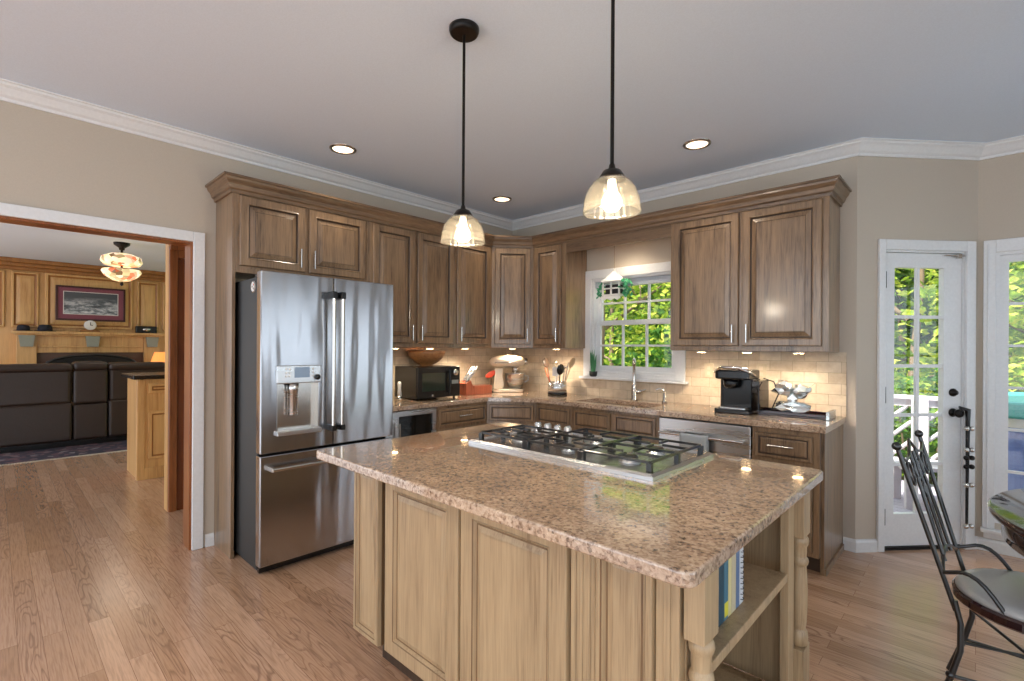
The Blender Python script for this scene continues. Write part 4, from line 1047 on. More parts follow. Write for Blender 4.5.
# hanging glass-house ornament with ivy
t = thing('hanging_lantern', 'white house-shaped hanging planter with ivy on a cord in the window', 'hanging planter', (-2.43, 3.93, 1.86))
b = MB()
for (x, y_) in ((-.085, -.055), (.085, -.055), (-.085, .055), (.085, .055)): b.box(x - .007, x + .007, y_ - .007, y_ + .007, .0, .13)
for z in (0, .058, .118):
    b.box(-.085, .085, -.061, -.049, z, z + .012).box(-.085, .085, .049, .061, z, z + .012).box(-.091, -.079, -.055, .055, z, z + .012).box(.079, .091, -.055, .055, z, z + .012)
b.box(-.007, .007, -.061, -.049, .012, .118).box(-.07, .07, -.045, .045, .0, .008)
b.build('frame', 'white', t)
MB().add([(-.10, -.07, .13), (.10, -.07, .13), (.10, .07, .13), (-.10, .07, .13), (0, 0, .235)], [(0, 1, 4), (1, 2, 4), (2, 3, 4), (3, 0, 4), (0, 3, 2, 1)]).box(-.008, .008, -.008, .008, .22, .25).build('roof', 'white', t)
MB().box(-.072, .072, -.043, .043, .009, .1).build('planter_box', 'soil', t, bevel=.01)
sk = MB().prism_xz([(-.10, -.004), (-.10, -.03), (-.07, -.045), (-.04, -.03), (0, -.045), (.04, -.03), (.07, -.045), (.10, -.03), (.10, -.004)], -.064, -.058).build('scalloped_skirt', 'white', t)
MB().tube([(0, 0, .245), (0, 0, .60)], .0025, 6).build('cord', 'rope', t)
iv = MB(); random.seed(11)
for side in (-1, 1):
    for k in range(46):
        c = Vector((side * random.uniform(.085, .17), random.uniform(-.07, .05), random.uniform(-.02, .14)))
        r = random.uniform(.012, .022); q = Matrix.Rotation(random.uniform(0, 6), 3, 'Z') @ Matrix.Rotation(random.uniform(-1, 1), 3, 'X')
        iv.add([c + q @ Vector(p) for p in ((-r, 0, 0), (0, -r * .3, -r), (r, 0, 0), (0, r * .3, r * 1.2))], [(0, 1, 2, 3)], 0)
iv.build('ivy', 'ivy', t)

# coffee maker
t = thing('coffee_maker', 'black single-cup coffee maker on the worktop right of the window', 'coffee maker', (-1.285, 3.78, ZW)); t.scale = (1.08, 1.08, 1.04)
MB().prism(rc_poly(-.115, .115, -.13, .13, .03), 0, .03).build('base', 'black', t, bevel=.005)
MB().prism(rc_poly(-.115, .115, -.02, .13, .03), .03, .235).build('tower', 'black', t, bevel=.004)
MB().prism(rc_poly(-.112, .112, -.135, .13, .04), .235, .30).build('head', 'black', t, bevel=.012, bseg=3)
MB().lathe([(.03, .17), (.045, .19), (.05, .236)], (-.02, -.07, 0), 20).build('brew_spout', 'black', t)
tag(MB().prism(rc_poly(-.09, .09, -.125, -.03, .03), .03, .042).build('drip_tray', 'steel2', t, bevel=.003), 'silver drip tray')
tag(MB().tube([(-.115, -.02, .262), (-.112, -.10, .285), (-.06, -.145, .318), (.06, -.145, .318), (.112, -.10, .285), (.115, -.02, .262)], .011, 10).build('handle', 'chrome', t), 'silver lid handle')
tag(MB().ball((.06, -.06, .305), .034, sc=(1, 1, .35)).build('lid_button', 'chrome', t), 'silver oval on the lid')
MB().box(.117, .165, -.09, .12, .02, .23).build('water_tank', pane_mat('smoke_tank', (.35, .36, .38, 1)), t, bevel=.006)
MB().tube([(.13, .12, .24), (.20, .10, .22), (.235, .08, .14), (.21, .06, .06), (.19, .06, .008)], .004, 6).build('power_cord', 'black', t)

# crumpled silver bowl sculpture and the tray under it
random.seed(5)
t = thing('serving_tray', 'long dark tray with grey end piece on the right end of the worktop', 'tray', (-.92, 3.835, ZW))
MB().box(-.215, .20, -.085, .11, 0, .012).box(-.215, .20, -.085, -.075, .012, .034).box(-.215, .20, .10, .11, .012, .034).box(-.215, -.205, -.075, .10, .012, .034).build('body', 'mahog', t, bevel=.003)
tag(MB().box(.202, .222, -.09, .115, 0, .056).build('end_piece', 'foil', t, bevel=.003), 'grey metallic end')
def crumple(mb, c, rx, ry, rz_, sub=3, amt=.25):
    bm_ = bmesh.new(); bmesh.ops.create_icosphere(bm_, subdivisions=sub, radius=1)
    idx = {}
    vs = []
    for v_ in bm_.verts:
        f_ = 1 + random.uniform(-amt, amt); idx[v_.index] = len(vs)
        vs.append((c[0] + v_.co.x * rx * f_, c[1] + v_.co.y * ry * f_, c[2] + v_.co.z * rz_ * f_))
    mb.add(vs, [[q.index for q in f_.verts] for f_ in bm_.faces]); bm_.free()
t = thing('foil_bowl', 'crumpled silver leaf-shaped dish on a wide ruffled foot, on the dark tray', 'dish', (-.945, 3.83, ZW + .0125))
fm = MB(); crumple(fm, (0, 0, .045), .115, .07, .042, 2, .28); fm.build('foot', 'foil', t)
fm = MB(); crumple(fm, (.01, 0, .105), .035, .03, .04, 2, .2); fm.build('stem', 'foil', t)
fm = MB(); crumple(fm, (-.045, 0, .18), .075, .06, .05, 2, .3); crumple(fm, (.06, 0, .165), .06, .05, .045, 2, .3)
fm.add([(.05, -.02, .15), (.15, -.03, .225), (.16, .01, .23), (.06, .04, .16), (.10, -.045, .175)], [(0, 4, 1, 2, 3)])
fm.build('leaf_dish', 'foil', t)

# outlets
def outlet(label, x, y_, z, rz):
    t = thing('wall_outlet', label, 'outlet', (x, y_, z), rz, 'plates on the tiled splashback')
    MB().panel(-.036, .036, -.058, .058, [(0, -.002), (.003, -.005), (.006, -.005)], back=0).build('plate', plain('beige_plate', (206, 190, 160), .4), t)
    MB().box(-.013, .013, -.008, -.005, -.036, -.008).box(-.013, .013, -.008, -.005, .008, .036).build('socket', 'cream', t)
outlet('beige switch plate on the tiles right of the sink window', -1.60, YW - .0092, 1.20, 0)
outlet('beige outlet plate on the tiles above the silver bowl', -1.20, YW - .0092, 1.21, 0)
outlet('beige outlet plate on the tiles between mixer and utensil crock', -3.36, YW - .0092, 1.12, 0)

b = MB().box(WX0 + .024, WX1 - .024, .03, .075, WZ1 - .085, WZ1 - .023)
for k in range(4): b.box(WX0 + .024, WX1 - .024, .024, .03, WZ1 - .083 + k * .016, WZ1 - .073 + k * .016)
o = b.build('window_blind', plain('pale_blue_grey_blind', (186, 194, 204), .6), loc=(0, YW, 0)); tag(o, 'pale blue-grey blind pulled up at the top of the sink window', 'blind')

# ------------------------------------------------------------------ pendants and ceiling lamps
def pendant(label, x, y_, zrim):
    t = thing('pendant_lamp', label, 'pendant lamp', (x, y_, ZC - .0005), 0, 'pendant lamps over the island')
    MB().lathe([(.055, -.03), (.062, -.024), (.066, -.012), (.066, 0)], seg=32).build('canopy', 'bronze', t)
    z = zrim - ZC
    MB().tube([(0, 0, -.025), (0, 0, z + .155)], .0065, 10).build('rod', 'bronze', t)
    MB().lathe([(.045, z + .112), (.043, z + .122), (.03, z + .142), (.012, z + .150), (.009, z + .165), (.0, z + .166)], seg=24).build('socket_cap', 'bronze', t)
    prof = [(.097, z), (.096, z + .012), (.092, z + .045), (.082, z + .075), (.066, z + .100), (.046, z + .118)]
    s = MB().shell(prof, seg=96, ribs=24, ribd=.012).build('glass_shade', 'shade', t)
    md = s.modifiers.new('solid', 'SOLIDIFY'); md.thickness = .003
    bp = [(.0001, z + .004), (.02, z + .008), (.032, z + .024), (.034, z + .042), (.026, z + .062), (.016, z + .074), (.013, z + .112)]
    MB().lathe(bp, seg=20).build('bulb', 'bulb', t)
    L = bpy.data.lights.new('pendant_glow', 'POINT'); L.energy = 9; L.color = (1, .86, .66); L.shadow_soft_size = .05
    lo = bpy.data.objects.new('pendant_glow', L); COL.objects.link(lo); lo.parent = t; lo.location = (0, 0, z - .03)
    return t
pendant('left pendant lamp with ribbed glass shade, hanging over the far end of the island', -1.652, 1.425, 1.842)
pendant('right pendant lamp with ribbed glass shade, hanging over the near end of the island', -.905, 1.445, 1.842)

def can(label, x, y_):
    t = thing('recessed_light', label, 'ceiling lamp', (x, y_, ZC), 0, 'recessed ceiling lights')
    tag(MB().shell([(.070, -.002), (.074, -.009), (.090, -.007), (.093, -.0005)], seg=32).build('trim_ring', 'chrome', t), 'satin metal ring')
    MB().lathe([(.071, -.0035), (.071, -.0025)], seg=28).build('lamp', 'canlamp', t)
    L = bpy.data.lights.new('can_beam', 'SPOT'); L.energy = 16; L.spot_size = 2.1; L.spot_blend = .9; L.color = (1, .87, .70); L.shadow_soft_size = .07
    lo = bpy.data.objects.new('can_beam', L); COL.objects.link(lo); lo.parent = t; lo.location = (0, 0, -.02)
    return t
can('recessed ceiling light above the refrigerator', -3.295, 1.712)
can('recessed ceiling light in front of the large right wall cabinet', -1.409, 3.33)
can('recessed ceiling light in the far corner between the pendants', -3.288, 3.322)
for i, (x, y_) in enumerate(((-2.15, -.75), (-.55, -.75))):
    q = can(('recessed ceiling light behind the camera on the side of the living room', 'recessed ceiling light behind the camera on the side of the table')[i], x, y_)
    [c for c in q.children if c.type == 'LIGHT'][0].data.energy = 80

# ------------------------------------------------------------------ strap of bells on the door knob
def dpt(s_, z, out): 
    n_ = Vector((DIR.y, -DIR.x, 0)); p_ = DA + DIR * s_ + n_ * out; return (p_.x, p_.y, z)
t = thing('bell_strap', 'long black strap with small bells hanging from the door knob', 'door bells', dpt(.765, .0, .045), RZD)
MB().tube([(-.04, -.01, .955), (-.035, .01, .985), (.0, -.012, .97), (.0, -.012, .90), (.002, -.008, .50), (0, -.008, .175)], [.012, .012, .018, .013, .009, .008], 8).build('strap', 'black', t)
for i, z in enumerate((.845, .70, .645, .585, .46, .18)):
    bl = MB()
    for sx in (-.02, .02): bl.ball((sx, -.022, z), .017, seg=12, rings=8)
    bl.build('bell', 'chrome' if i in (0, 1, 4, 5) else 'bronze', t)

# ------------------------------------------------------------------ breakfast table and chair
t = thing('breakfast_table', 'round dark mahogany pedestal table at the right edge of the picture', 'table', (.785, 2.80, 0))
MB().lathe([(.735, .728), (.752, .738), (.754, .752), (.742, .762), (0, .762)], seg=96).build('table_top', 'mahog', t)
MB().lathe([(.70, .64), (.712, .645), (.712, .728)], seg=96).build('apron', 'mahog', t)
MB().lathe([(.17, 0), (.17, .03), (.06, .08), (.05, .2), (.08, .35), (.05, .5), (.07, .6), (.16, .64)], seg=28).build('pedestal', 'mahog', t)
tag(MB().box(-.52, .3, -.16, .16, .7623, .7645).build('glass_protector', 'teal', t), 'teal runner') if 0 else None

t = thing('iron_chair', 'black wrought-iron chair with grey cushioned seat tucked under the round table', 'chair', (0, 0, 0))
# chair frame in its own coordinates: x points to the table, y across
CX, CY_ = -.040, 2.665       # middle of the back at seat height
t.location = (CX, CY_, 0); t.rotation_euler = (0, 0, math.radians(-5))
n = 40
def oval(s_, z, rx, ry): return [(.215 + rx * s_ * math.cos(2 * PI * k / n), ry * s_ * math.sin(2 * PI * k / n), z) for k in range(n)]
def oval_solid(prof, rx, ry, smooth=False):
    vs = []; fs = []
    for s_, z in prof: vs += oval(s_, z, rx, ry)
    for i in range(len(prof) - 1):
        for k in range(n): fs.append((i * n + k, i * n + (k + 1) % n, (i + 1) * n + (k + 1) % n, (i + 1) * n + k))
    fs += [tuple(range(n))[::-1], tuple(range((len(prof) - 1) * n, len(prof) * n))]
    return MB().add(vs, fs, 0, smooth)
tag(oval_solid([(.97, .420), (1.0, .428), (1.0, .452), (.97, .460)], .245, .255).build('seat', 'mahog', t), 'dark red-brown seat rim')
tag(oval_solid([(1.0, .4602), (1.0, .470), (.95, .482), (.8, .490), (.5, .4925), (.02, .4925)], .235, .245, True).build('cushion', 'seatfab', t), 'grey satin cushion')
def hb(h): return .172 + (h - .44) * .088     # half width of the back, wider at the top
def bk(q, h): return (-.012 - (h - .44) * .285, q * hb(h), h)
for sgn in (-1, 1):
    MB().tube([bk(sgn, .40), bk(sgn, .70), bk(sgn, .985)], .0082, 10).ball(bk(sgn, 1.0), .017).build('back_post', 'matblack', t)
MB().tube([bk(-1, .965), bk(-.7, .935), bk(-.35, .945), bk(0, 1.0), bk(.35, .945), bk(.7, .935), bk(1, .965)], .006, 8).build('top_rail', 'matblack', t)
for q in (-.42, 0, .42): MB().tube([bk(q, .565 - abs(q) * .04), bk(q * .85, .75), bk(q * .6, .955)], .0068, 8).build('back_rod', 'matblack', t)
sc_ = MB()
for sgn in (-1, 1):
    sc_.tube([bk(sgn * (.20 + .14 * math.sin(a)), .885 + .036 * math.cos(a)) for a in [k * .5 for k in range(12)]], .006, 6)
    sc_.tube([bk(sgn * (.66 + .15 * math.sin(a)), .885 + .042 * math.cos(a)) for a in [k * .5 for k in range(13)]], .006, 6)
sc_.tube([bk(.13 * math.cos(a), .80 + .030 * math.sin(a)) for a in [k * 2 * PI / 14 for k in range(14)]], .005, 6, closed=True)
sc_.build('scrollwork', 'matblack', t)
for sgn in (-1, 1):
    MB().tube([bk(sgn, .535)] + [(-.02 + .165 * (k / 8), sgn * (hb(.5) + .045 * math.sin(PI * k / 16)), .445 + .092 * math.cos(PI / 2 * k / 8) + .040 * math.sin(PI * k / 8)) for k in range(1, 9)], .0075, 8).build('arm_hoop', 'matblack', t)
MB().tube([bk(-1, .525), bk(-.5, .565), bk(0, .585), bk(.5, .565), bk(1, .525)], .0068, 8).build('lower_rail', 'matblack', t)
HB = .172
for sgn in (-1, 1):
    MB().tube([(-.004, sgn * HB, .44), (.014, sgn * HB, .36), (.014, sgn * (HB + .003), .26), (-.012, sgn * (HB + .006), .15), (-.06, sgn * (HB + .01), .0)], .010, 10).build('leg', 'matblack', t)
    MB().tube([(.39, sgn * .15, .43), (.40, sgn * .155, .25), (.43, sgn * .17, .0)], .010, 10).build('leg', 'matblack', t)
    MB().tube([(-.014, sgn * (HB + .005), .155), (.18, sgn * (HB - .02), .17), (.405, sgn * .16, .155)], .0065, 8).ball((-.014, sgn * (HB + .008), .158), .014).build('stretcher', 'matblack', t)
MB().tube([(.012, -.172, .29), (.19, 0, .245), (.40, .15, .22)], .006, 8).tube([(.012, .172, .29), (.19, 0, .245), (.40, -.15, .22)], .006, 8).build('cross_brace', 'matblack', t)

# ------------------------------------------------------------------ living room beyond the opening
XL = -11.5
def at_far(): pass
wf = MB().box(-3.2, 4.2, 0, .12, 0, ZC).build('wall_far', 'honey', loc=(XL, 0, 0), rz=RZL); wf['kind'] = 'structure'
ds = structure('trim_3', (XL, 0, 0), RZL, 'honey wood panelling with mouldings on the fireplace wall')
def wpanel(x0, x1, z0, z1, ins=.05):
    MB().panel(x0, x1, z0, z1, [(0, -.02), (.012, -.034), (ins - .02, -.034), (ins, -.012), (ins + .01, -.012), (ins + .05, -.022), (ins + .06, -.022)], [1, 0, 0, 1, 1, 0, 0, 0], back=0).build('wall_panel', ['honey', 'honeyd'], ds)
wpanel(.20, .53, 1.66, 2.58); wpanel(.60, 1.80, 1.66, 2.60, .06); wpanel(1.86, 2.20, 1.66, 2.58); wpanel(2.26, 2.60, 1.66, 2.58); wpanel(-.6, .13, 1.66, 2.58)
MB().box(-1.5, 3.2, -.045, 0, 2.60, 2.66).box(-1.5, 3.2, -.08, 0, 2.66, 2.72).box(-1.5, 3.2, -.12, 0, 2.72, ZC - .001).build('crown', 'honeyd', ds, bevel=.01)
t = thing('fireplace_mantel', 'honey wood fireplace mantel with pale corbels behind the sofa', 'fireplace', (XL, 0, 0), RZL)
MB().box(.20, 2.26, -.24, -.035, 1.555, 1.60).box(.24, 2.22, -.20, -.035, 1.53, 1.555).build('shelf', 'honey', t, bevel=.006)
MB().box(.26, .50, -.14, 0, 0, 1.53).box(1.95, 2.19, -.14, 0, 0, 1.53).box(.50, 1.95, -.10, 0, 1.24, 1.53).box(.52, 1.93, -.13, -.10, 1.33, 1.36).build('surround', 'honey', t, bevel=.004)
for x in (.38, 1.21, 2.07): tag(MB().prism_xz([(x - .075, 1.34), (x + .075, 1.34), (x + .10, 1.53), (x - .10, 1.53)], -.20, -.141).build('corbel', 'corbel', t, bevel=.004), 'pale grey corbel')
tag(MB().box(.50, 1.95, -.06, 0, 0, 1.24).build('hearth_tiles', 'tilefire', t), 'brown tile face')
o = thing('fire_screen', 'black arched fire screen behind the sofa back', 'fire screen', (XL, 0, 0), RZL)
MB().tube([(.60, -.30, .0), (.60, -.30, 1.05)] + [(1.20 - .60 * math.cos(PI * k / 10), -.30, 1.03 + .17 * math.sin(PI * k / 10)) for k in range(1, 10)] + [(1.80, -.30, 1.05), (1.80, -.30, 0)], .025, 8).build('frame', 'matblack', o)
MB().prism_xz([(.60, .02), (1.80, .02), (1.80, 1.03)] + [(1.20 + .60 * math.cos(PI * k / 10), 1.03 + .165 * math.sin(PI * k / 10)) for k in range(1, 10)] + [(.60, 1.03)], -.305, -.30).build('mesh_panel', 'matblack', o)
# picture
t = thing('framed_picture', 'wide framed grey landscape with mauve mat above the mantel', 'picture', (XL, .73, 1.80), RZL)
MB().holed(0, .95, 0, .60, -.065, -.036, [(.03, .92, .03, .57)]).build('frame', 'darkframe', t, bevel=.004)
MB().holed(.03, .92, .03, .57, -.05, -.04, [(.105, .84, .115, .50)]).build('mat_board', 'mauve', t)
MB().box(.105, .84, -.045, -.04, .115, .50).build('print', 'snow', t)
MB().holed(.098, .847, .108, .507, -.052, -.05, [(.108, .837, .118, .497)]).build('inner_liner', 'white', t)
# on the mantel
t = thing('mantel_clock', 'small round-faced clock on the mantel under the picture', 'clock', (XL + .13, 1.175, 1.6005), RZL)
MB().prism_xz([(-.14, 0), (.14, 0), (.13, .03), (.06, .06), (.05, .15), (-.05, .15), (-.06, .06), (-.13, .03)], -.03, .03).build('case', 'honeyd', t, bevel=.006)
tag(MB().lathe([(.085, 0), (.085, .03), (.075, .034), (0, .034)], (0, -.02, .12), 24, mat=RX).build('face', 'white', t), 'white dial')
MB().box(-.004, .004, -.058, -.054, .12, .17).box(-.004, .035, -.058, -.054, .116, .124).build('hand', 'black', t)
def hat(label, y_, r, h):
    t = thing('hat', label, 'hat', (XL + .14, y_, 1.6005), RZL, 'hats on the mantel')
    MB().lathe([(r * 1.35, 0), (r * 1.38, .008), (r * .95, .014)], seg=24).build('brim', 'felt', t)
    MB().lathe([(r * .95, .010), (r * .9, h * .6), (r * .75, h * .92), (r * .4, h), (0, h * .96)], seg=24).build('crown', 'felt', t)
hat('navy hat at the left end of the mantel', .34, .085, .10); hat('black hat next to the navy one on the mantel', .60, .10, .11)
t = thing('radio', 'small black box with a silver dial at the right end of the mantel', 'radio', (XL + .13, 1.98, 1.6005), RZL)
MB().box(-.16, .16, -.05, .06, 0, .13).build('body', 'black', t, bevel=.01)
tag(MB().lathe([(.045, 0), (.045, .008), (0, .009)], (.0, -.05, .065), 20, mat=RX @ Matrix.Diagonal((1.3, .7, 1, 1))).build('dial', 'chrome', t), 'silver oval dial')
# sofa seen from behind
t = thing('recliner_sofa', 'large dark brown leather reclining sofa seen from behind', 'sofa', (-8.80, 0, 0), RZL)
for (a, b) in ((-.04, .735), (1.115, 1.80)):
    MB().box(a, b, 0, .30, .09, .60).build('back_panel', 'leather', t, bevel=.03, bseg=3)
    MB().box(a + .005, b - .005, .012, .30, .585, 1.06).build('backrest', 'leather', t, bevel=.04, bseg=3)
    MB().box(a - .01, b + .01, -.02, .32, 1.015, 1.125).build('head_pillow', 'leather', t, bevel=.05, bseg=4)
    MB().box(a, b, .25, .95, .09, .50).build('seat', 'leather', t, bevel=.05, bseg=3)
MB().box(.745, 1.105, .005, .30, .09, .575).build('back_panel', 'leather', t, bevel=.03, bseg=3)
MB().box(.745, 1.105, .0, .28, .580, 1.04).build('backrest', 'leather', t, bevel=.03, bseg=3)
MB().box(.735, 1.115, -.015, .32, 1.02, 1.15).build('head_pillow', 'leather', t, bevel=.06, bseg=4)
MB().box(.745, 1.105, .25, .95, .09, .56).build('console', 'leather', t, bevel=.03)
for a in (-.26, 1.80): MB().box(a, a + .22, .05, 1.0, .06, .66).build('armrest', 'leather', t, bevel=.06, bseg=4)
MB().box(-.2, 1.98, .06, .95, .0, .10).build('base', 'black', t)
# rug
t = thing('area_rug', 'dark patterned rug with cream fringe under the brown sofa', 'rug', (0, 0, 0))
MB().box(-10.9, -8.08, -1.4, 1.50, .0005, .012).build('pile', 'rug', t)
frg = MB(); random.seed(2)
for k in range(240):
    y_ = -1.4 + 2.9 * k / 240; frg.box(-8.08, -8.02 + random.uniform(-.015, .02), y_, y_ + .008, .0008, .007)
frg.build('fringe', 'fringe', t)
o = MB(); crumple(o, (0, 0, .045), .05, .06, .045, 2, .2)
tag(o.build('crumpled_cloth', 'white', loc=(-8.35, 1.36, .013)), 'small crumpled white cloth on the floor at the sofa end', 'cloth')
# peninsula cabinet
t = thing('bar_cabinet', 'honey wood bar cabinet with black top beyond the doorway', 'cabinet', (-6.2, 0, 0), RZL)
MB().box(1.02, 2.3, .0, .6, 0, 1.03).build('body', 'honey', t, bevel=.004)
MB().box(1.005, 1.075, -.015, .06, 0, 1.03).build('corner_post', 'honey', t, bevel=.006)
for (a, b, c0, e) in ((1.10, 1.65, .20, .70), (1.10, 1.65, .88, .985)): MB().panel(a, b, c0, e, [(0, -.004), (.008, -.016), (.03, -.016), (.04, -.004), (.045, -.004)], [0, 0, 0, 1, 1, 0], back=0).build('panel', ['honey', 'honeyd'], t)
MB().box(1.02, 2.3, -.012, 0, 0, .12).build('base_board', 'honey', t, bevel=.004)
tag(MB().box(.97, 2.32, -.05, .64, 1.031, 1.07).build('top', 'black', t, bevel=.006), 'black top')
# stained hall door frame
d = structure('door_2', (-4.86, 0, 0), RZL, 'dark stained wooden door and frame just beyond the opening')
MB().box(.998, 2.2, .012, .12, 0, ZC).build('hall_partition', 'honey', d)
MB().box(.998, 1.058, -.025, .012, 0, 2.20).box(1.058, 1.9, -.025, .012, 2.11, 2.20).box(.998, 1.9, -.045, -.025, 2.17, 2.22).build('casing', 'redwood', d, bevel=.006)
tag(MB().box(1.06, 1.9, -.004, .012, 0, 2.108).build('door_leaf', wood('dark_red_door', (120, 62, 30), (84, 38, 18), rough=.25), d), 'dark red-brown door leaf')
# stained glass ceiling lamp
t = thing('ceiling_lamp', 'two-tier stained glass ceiling lamp in the living room', 'ceiling lamp', (-8.6, 1.22, ZC - .0005))
MB().lathe([(.03, -.10), (.035, -.07), (.09, -.03), (.095, 0)], seg=24).tube([(0, 0, -.09), (0, 0, -.52)], .014, 8).lathe([(.0, -.60), (.02, -.58), (.015, -.54)], seg=12).build('canopy', 'bronze', t)
MB().shell([(.10, -.33), (.20, -.31), (.235, -.26), (.22, -.20), (.13, -.155), (.04, -.15)], seg=32, ribs=12, ribd=.012).build('upper_shade', 'stained', t)
MB().shell([(.02, -.54), (.10, -.52), (.19, -.46), (.225, -.40), (.21, -.37)], seg=32, ribs=12, ribd=.012).build('lower_shade', 'stained', t)
L = bpy.data.lights.new('living_glow', 'POINT'); L.energy = 5; L.color = (1, .85, .66); L.shadow_soft_size = .3
lo = bpy.data.objects.new('living_glow', L); COL.objects.link(lo); lo.parent = t; lo.location = (0, 0, -.75)
# table lamp behind
t = thing('table_lamp', 'small table lamp with lit orange shade beside the fireplace', 'lamp', (-10.7, 2.10, .0))
MB().lathe([(.22, 0), (.22, .03), (.03, .05), (.03, .60), (.25, .62), (.25, .65)], seg=24).build('side_table', 'redwood', t)
MB().lathe([(.09, .651), (.10, .68), (.05, .75), (.07, .85), (.02, .95), (.02, 1.0)], seg=20).build('lamp_base', 'bronze', t)
MB().shell([(.19, 1.0), (.11, 1.25)], seg=28).build('lamp_shade', 'warmlamp', t)

# ------------------------------------------------------------------ outdoors: deck, railing, trees
gr = MB().box(-14, 16, 4.3, 30, -1.3, -1.2).build('ground', 'lawn'); gr['kind'] = 'structure'
dko = MB()
for k in range(19): dko.box(-1.6, 4.4, 4.98 + k * .105, 4.98 + k * .105 + .098, -.11, -.07)
dko.box(-1.6, 4.4, 4.98, 6.98, -.30, -.111)
o = dko.build('deck', 'deck'); o['kind'] = 'structure'
rnd = random.Random(77); hb_ = MB(); vs = []; fs = []; nx, ny = 60, 14
for j in range(ny):
    for i in range(nx):
        q = j / (ny - 1); vs.append((-34 + 41 * i / (nx - 1) + rnd.uniform(-.3, .3), 15 + 10 * q + rnd.uniform(-.4, .4), -1.25 + 11 * q ** .8 + rnd.uniform(-.5, .5) * (q > 0)))
for j in range(ny - 1):
    for i in range(nx - 1): fs.append((j * nx + i, j * nx + i + 1, (j + 1) * nx + i + 1, (j + 1) * nx + i))
hl = hb_.add(vs, fs).build('hillside', 'leafB'); hl['kind'] = 'structure'; hl['label'] = 'wooded green slope behind the trees'
t = thing('deck_railing', 'white wooden deck railing with lattice panels seen through the glazed door', 'railing', (-.3, 6.82, -.07))
MB().box(-1.4, 3.2, -.07, .07, .92, .955).box(-1.4, 3.2, -.02, .02, .84, .92).build('top_rail', 'railp', t, bevel=.004)
MB().box(-1.4, 3.2, -.02, .02, .20, .27).build('bottom_rail', 'railp', t)
for x in (-1.3, -.14, 1.1, 2.4): MB().box(x - .07, x + .07, -.07, .07, 0, .92).build('post', 'railp', t, bevel=.004)
lt = MB()
for x0, x1 in ((-1.23, -.21), (-.07, 1.03), (1.17, 2.33)):
    n_ = 5
    for k in range(-2, n_ + 1):
        xa = x0 + (x1 - x0) * k / n_; 
        for sgn in (1,):
            p0 = Vector((xa, .27)); p1 = Vector((xa + .57, .84))
            # clip to panel
            if p0.x < x0: p0 = Vector((x0, .27 + (x0 - p0.x)))
            if p1.x > x1: p1 = Vector((x1, .84 - (p1.x - x1)))
            if p1.y - p0.y > .05: lt.tube([(p0.x, 0, p0.y), (p1.x, 0, p1.y)], .02, 4)
lt.build('lattice', 'railp', t)
# covered hot tub
t = thing('hot_tub', 'blue-sided hot tub with teal cover outside the right window', 'hot tub', (1.0, 5.95, -.07))
MB().prism(rc_poly(-.85, .85, -.6, .6, .12), 0, .93).build('cabinet', 'lilac', t, bevel=.01)
tag(MB().prism(rc_poly(-.9, .9, -.65, .65, .14), .931, 1.06).build('cover', 'teal', t, bevel=.02), 'teal cover')
MB().prism(rc_poly(-.87, .87, -.62, .62, .12), .86, .93).build('rim', 'white', t)
# a small white bench on the deck by the door
t = thing('deck_bench', 'low lilac-grey bench on the deck just outside the door', 'bench', (-.15, 6.05, -.07), .35)
b = MB()
for k in range(4): b.box(-.45, .45, -.22 + k * .115, -.12 + k * .115, .36, .39)
b.build('seat', 'railp', t)
for x in (-.38, .38):
    for y_ in (-.18, .18): MB().box(x - .03, x + .03, y_ - .03, y_ + .03, 0, .36).build('leg', 'railp', t)

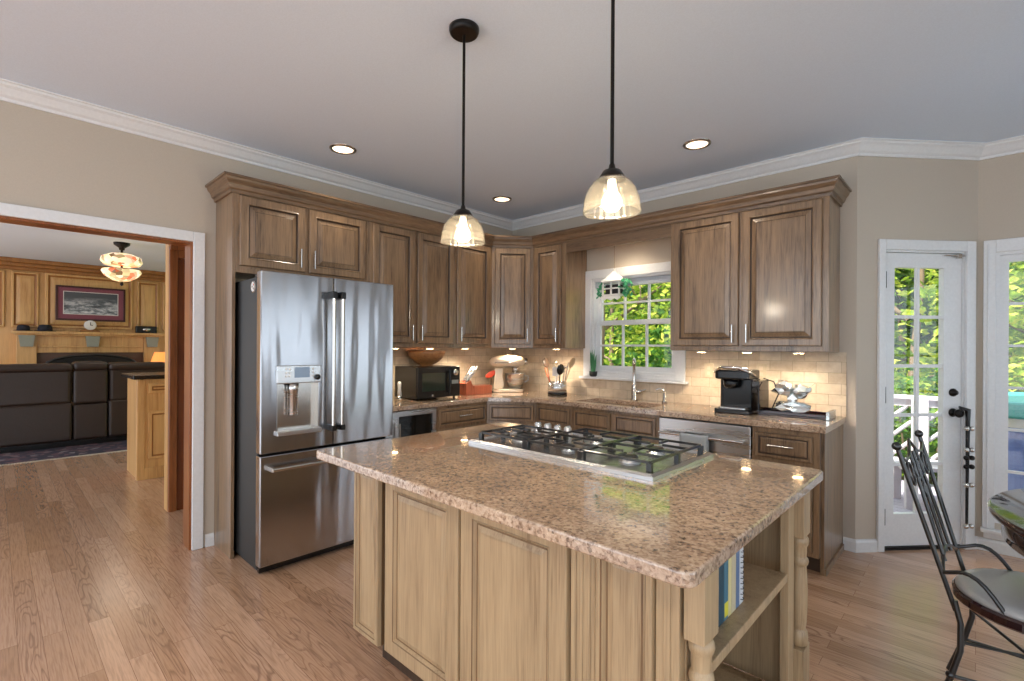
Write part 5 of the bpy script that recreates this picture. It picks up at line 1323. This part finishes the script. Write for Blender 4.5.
def tree(label, x, y_, h, r, n, lm, seed, z0=-1.2, leaf=.16, trunk=.07, branches=7, low=.25):
    rnd = random.Random(seed)
    t = thing('tree', label, 'tree', (x, y_, z0), 0, 'trees behind the house')
    tk = MB(); tips = []
    tk.tube([(0, 0, 0), (rnd.uniform(-.1, .1), rnd.uniform(-.1, .1), h * .3), (rnd.uniform(-.25, .25), rnd.uniform(-.2, .2), h * .65), (rnd.uniform(-.3, .3), 0, h * .95)], [trunk, trunk * .85, trunk * .55, trunk * .15], 8)
    for k in range(branches):
        a = rnd.uniform(0, 2 * PI); zb = h * rnd.uniform(.15, .7); ln = r * rnd.uniform(.6, 1.05)
        e = Vector((math.cos(a) * ln, math.sin(a) * ln, zb + rnd.uniform(.3, 1.2)))
        m = Vector((math.cos(a + .3) * ln * .5, math.sin(a + .3) * ln * .5, (zb + e.z) / 2 + .05))
        tk.tube([(0, 0, zb), m, e], [trunk * .5, trunk * .32, trunk * .08], 6); tips += [m, e]
        for q in range(2):
            e2 = m + Vector((rnd.uniform(-.6, .6), rnd.uniform(-.6, .6), rnd.uniform(.1, .7))); tk.tube([m, (m + e2) / 2 + Vector((0, 0, .06)), e2], [trunk * .25, trunk * .15, trunk * .05], 5); tips.append(e2)
    tk.build('trunk', 'bark', t)
    blobs = [(Vector((rnd.gauss(0, r * .45), rnd.gauss(0, r * .45), h * rnd.uniform(low, 1.0))), r * rnd.uniform(.28, .5)) for _ in range(16)] + [(p_, r * .3) for p_ in tips]
    vs = []; fs = []
    for k in range(n):
        c, br = blobs[rnd.randrange(len(blobs))]
        v = Vector((rnd.gauss(0, 1), rnd.gauss(0, 1), rnd.gauss(0, 1))); v.normalize(); p_ = c + v * br * rnd.random() ** .4
        s = leaf * rnd.uniform(.5, 1.1)
        ax = Vector((rnd.gauss(0, 1), rnd.gauss(0, 1), rnd.gauss(0, .5))).normalized(); bx = ax.orthogonal().normalized(); bx.rotate(Matrix.Rotation(rnd.uniform(0, 6.28), 3, ax))
        i = len(vs); vs += [p_ - ax * s * .5, p_ + bx * s * .28, p_ + ax * s * .5, p_ - bx * s * .28]; fs.append((i, i + 1, i + 2, i + 3))
    mb = MB(); mb.add(vs, fs); mb.build('foliage', lm, t)
    return t
tree('bright leafy tree with bare lower branches filling the sink window', -4.35, 6.6, 4.6, 1.5, 3600, 'leafA', 1, leaf=.13)
tree('branching tree at the right of the sink window view', -2.9, 7.2, 4.4, 1.4, 3000, 'leafA', 2, leaf=.13, branches=11)
tree('deep green tree behind the two trees at the sink window', -6.2, 10.0, 6.5, 2.6, 5200, 'leafB', 3, leaf=.24)
tree('tall deep green tree rising behind the house corner', -3.2, 11.5, 7.5, 2.8, 5200, 'leafB', 4, leaf=.24)
tree('bright yellow-green tree seen through the glazed door', -.75, 9.2, 5.6, 1.7, 5200, 'leafA', 5, leaf=.17)
tree('bright yellow-green tree seen between door and right window', .9, 10.2, 6.0, 1.9, 5200, 'leafA', 6, leaf=.18)
tree('tree with slanting pale branches in the right window', 1.9, 8.4, 5.4, 1.6, 3600, 'leafA', 8, leaf=.16, branches=12, trunk=.09)
tree('dark tree far behind the deck railing', -1.2, 14.0, 8.0, 3.0, 5200, 'leafB', 9, leaf=.3)
tree('dark tree far beyond the hot tub', 3.4, 14.0, 8.0, 3.2, 5200, 'leafB', 10, leaf=.3)
tree('far left dark tree seen low in the sink window', -9.2, 12.5, 7.0, 3.0, 5200, 'leafB', 12, leaf=.3)
def bush(label, x, y_, r, h, n, lm, seed):
    rnd = random.Random(seed)
    t = thing('shrub', label, 'shrub', (x, y_, -1.2), 0, 'shrubs behind the deck')
    tk = MB()
    for k in range(7):
        a = 2 * PI * k / 7; tk.tube([(0, 0, 0), (math.cos(a) * r * .3, math.sin(a) * r * .3, h * .5), (math.cos(a) * r * .6, math.sin(a) * r * .6, h * .85)], [.025, .018, .006], 6)
    tk.build('stems', 'bark', t)
    vs = []; fs = []
    for k in range(n):
        v = Vector((rnd.gauss(0, 1), rnd.gauss(0, 1), rnd.gauss(0, 1))).normalized() * rnd.random() ** .45
        p_ = Vector((v.x * r, v.y * r, h * .55 + v.z * h * .5)); s = .13 * rnd.uniform(.5, 1.1)
        ax = Vector((rnd.gauss(0, 1), rnd.gauss(0, 1), rnd.gauss(0, .5))).normalized(); bx = ax.orthogonal().normalized()
        i = len(vs); vs += [p_ - ax * s * .5, p_ + bx * s * .28, p_ + ax * s * .5, p_ - bx * s * .28]; fs.append((i, i + 1, i + 2, i + 3))
    MB().add(vs, fs).build('foliage', lm, t)
bush('round shrub directly behind the deck railing', -.55, 7.8, .9, 2.3, 3000, 'leafB', 21)
bush('bright shrub behind the right part of the deck railing', .9, 7.9, .9, 2.5, 3000, 'leafA', 22)
bush('low shrub below the sink window', -3.7, 5.6, .9, 2.0, 2600, 'leafA', 23)
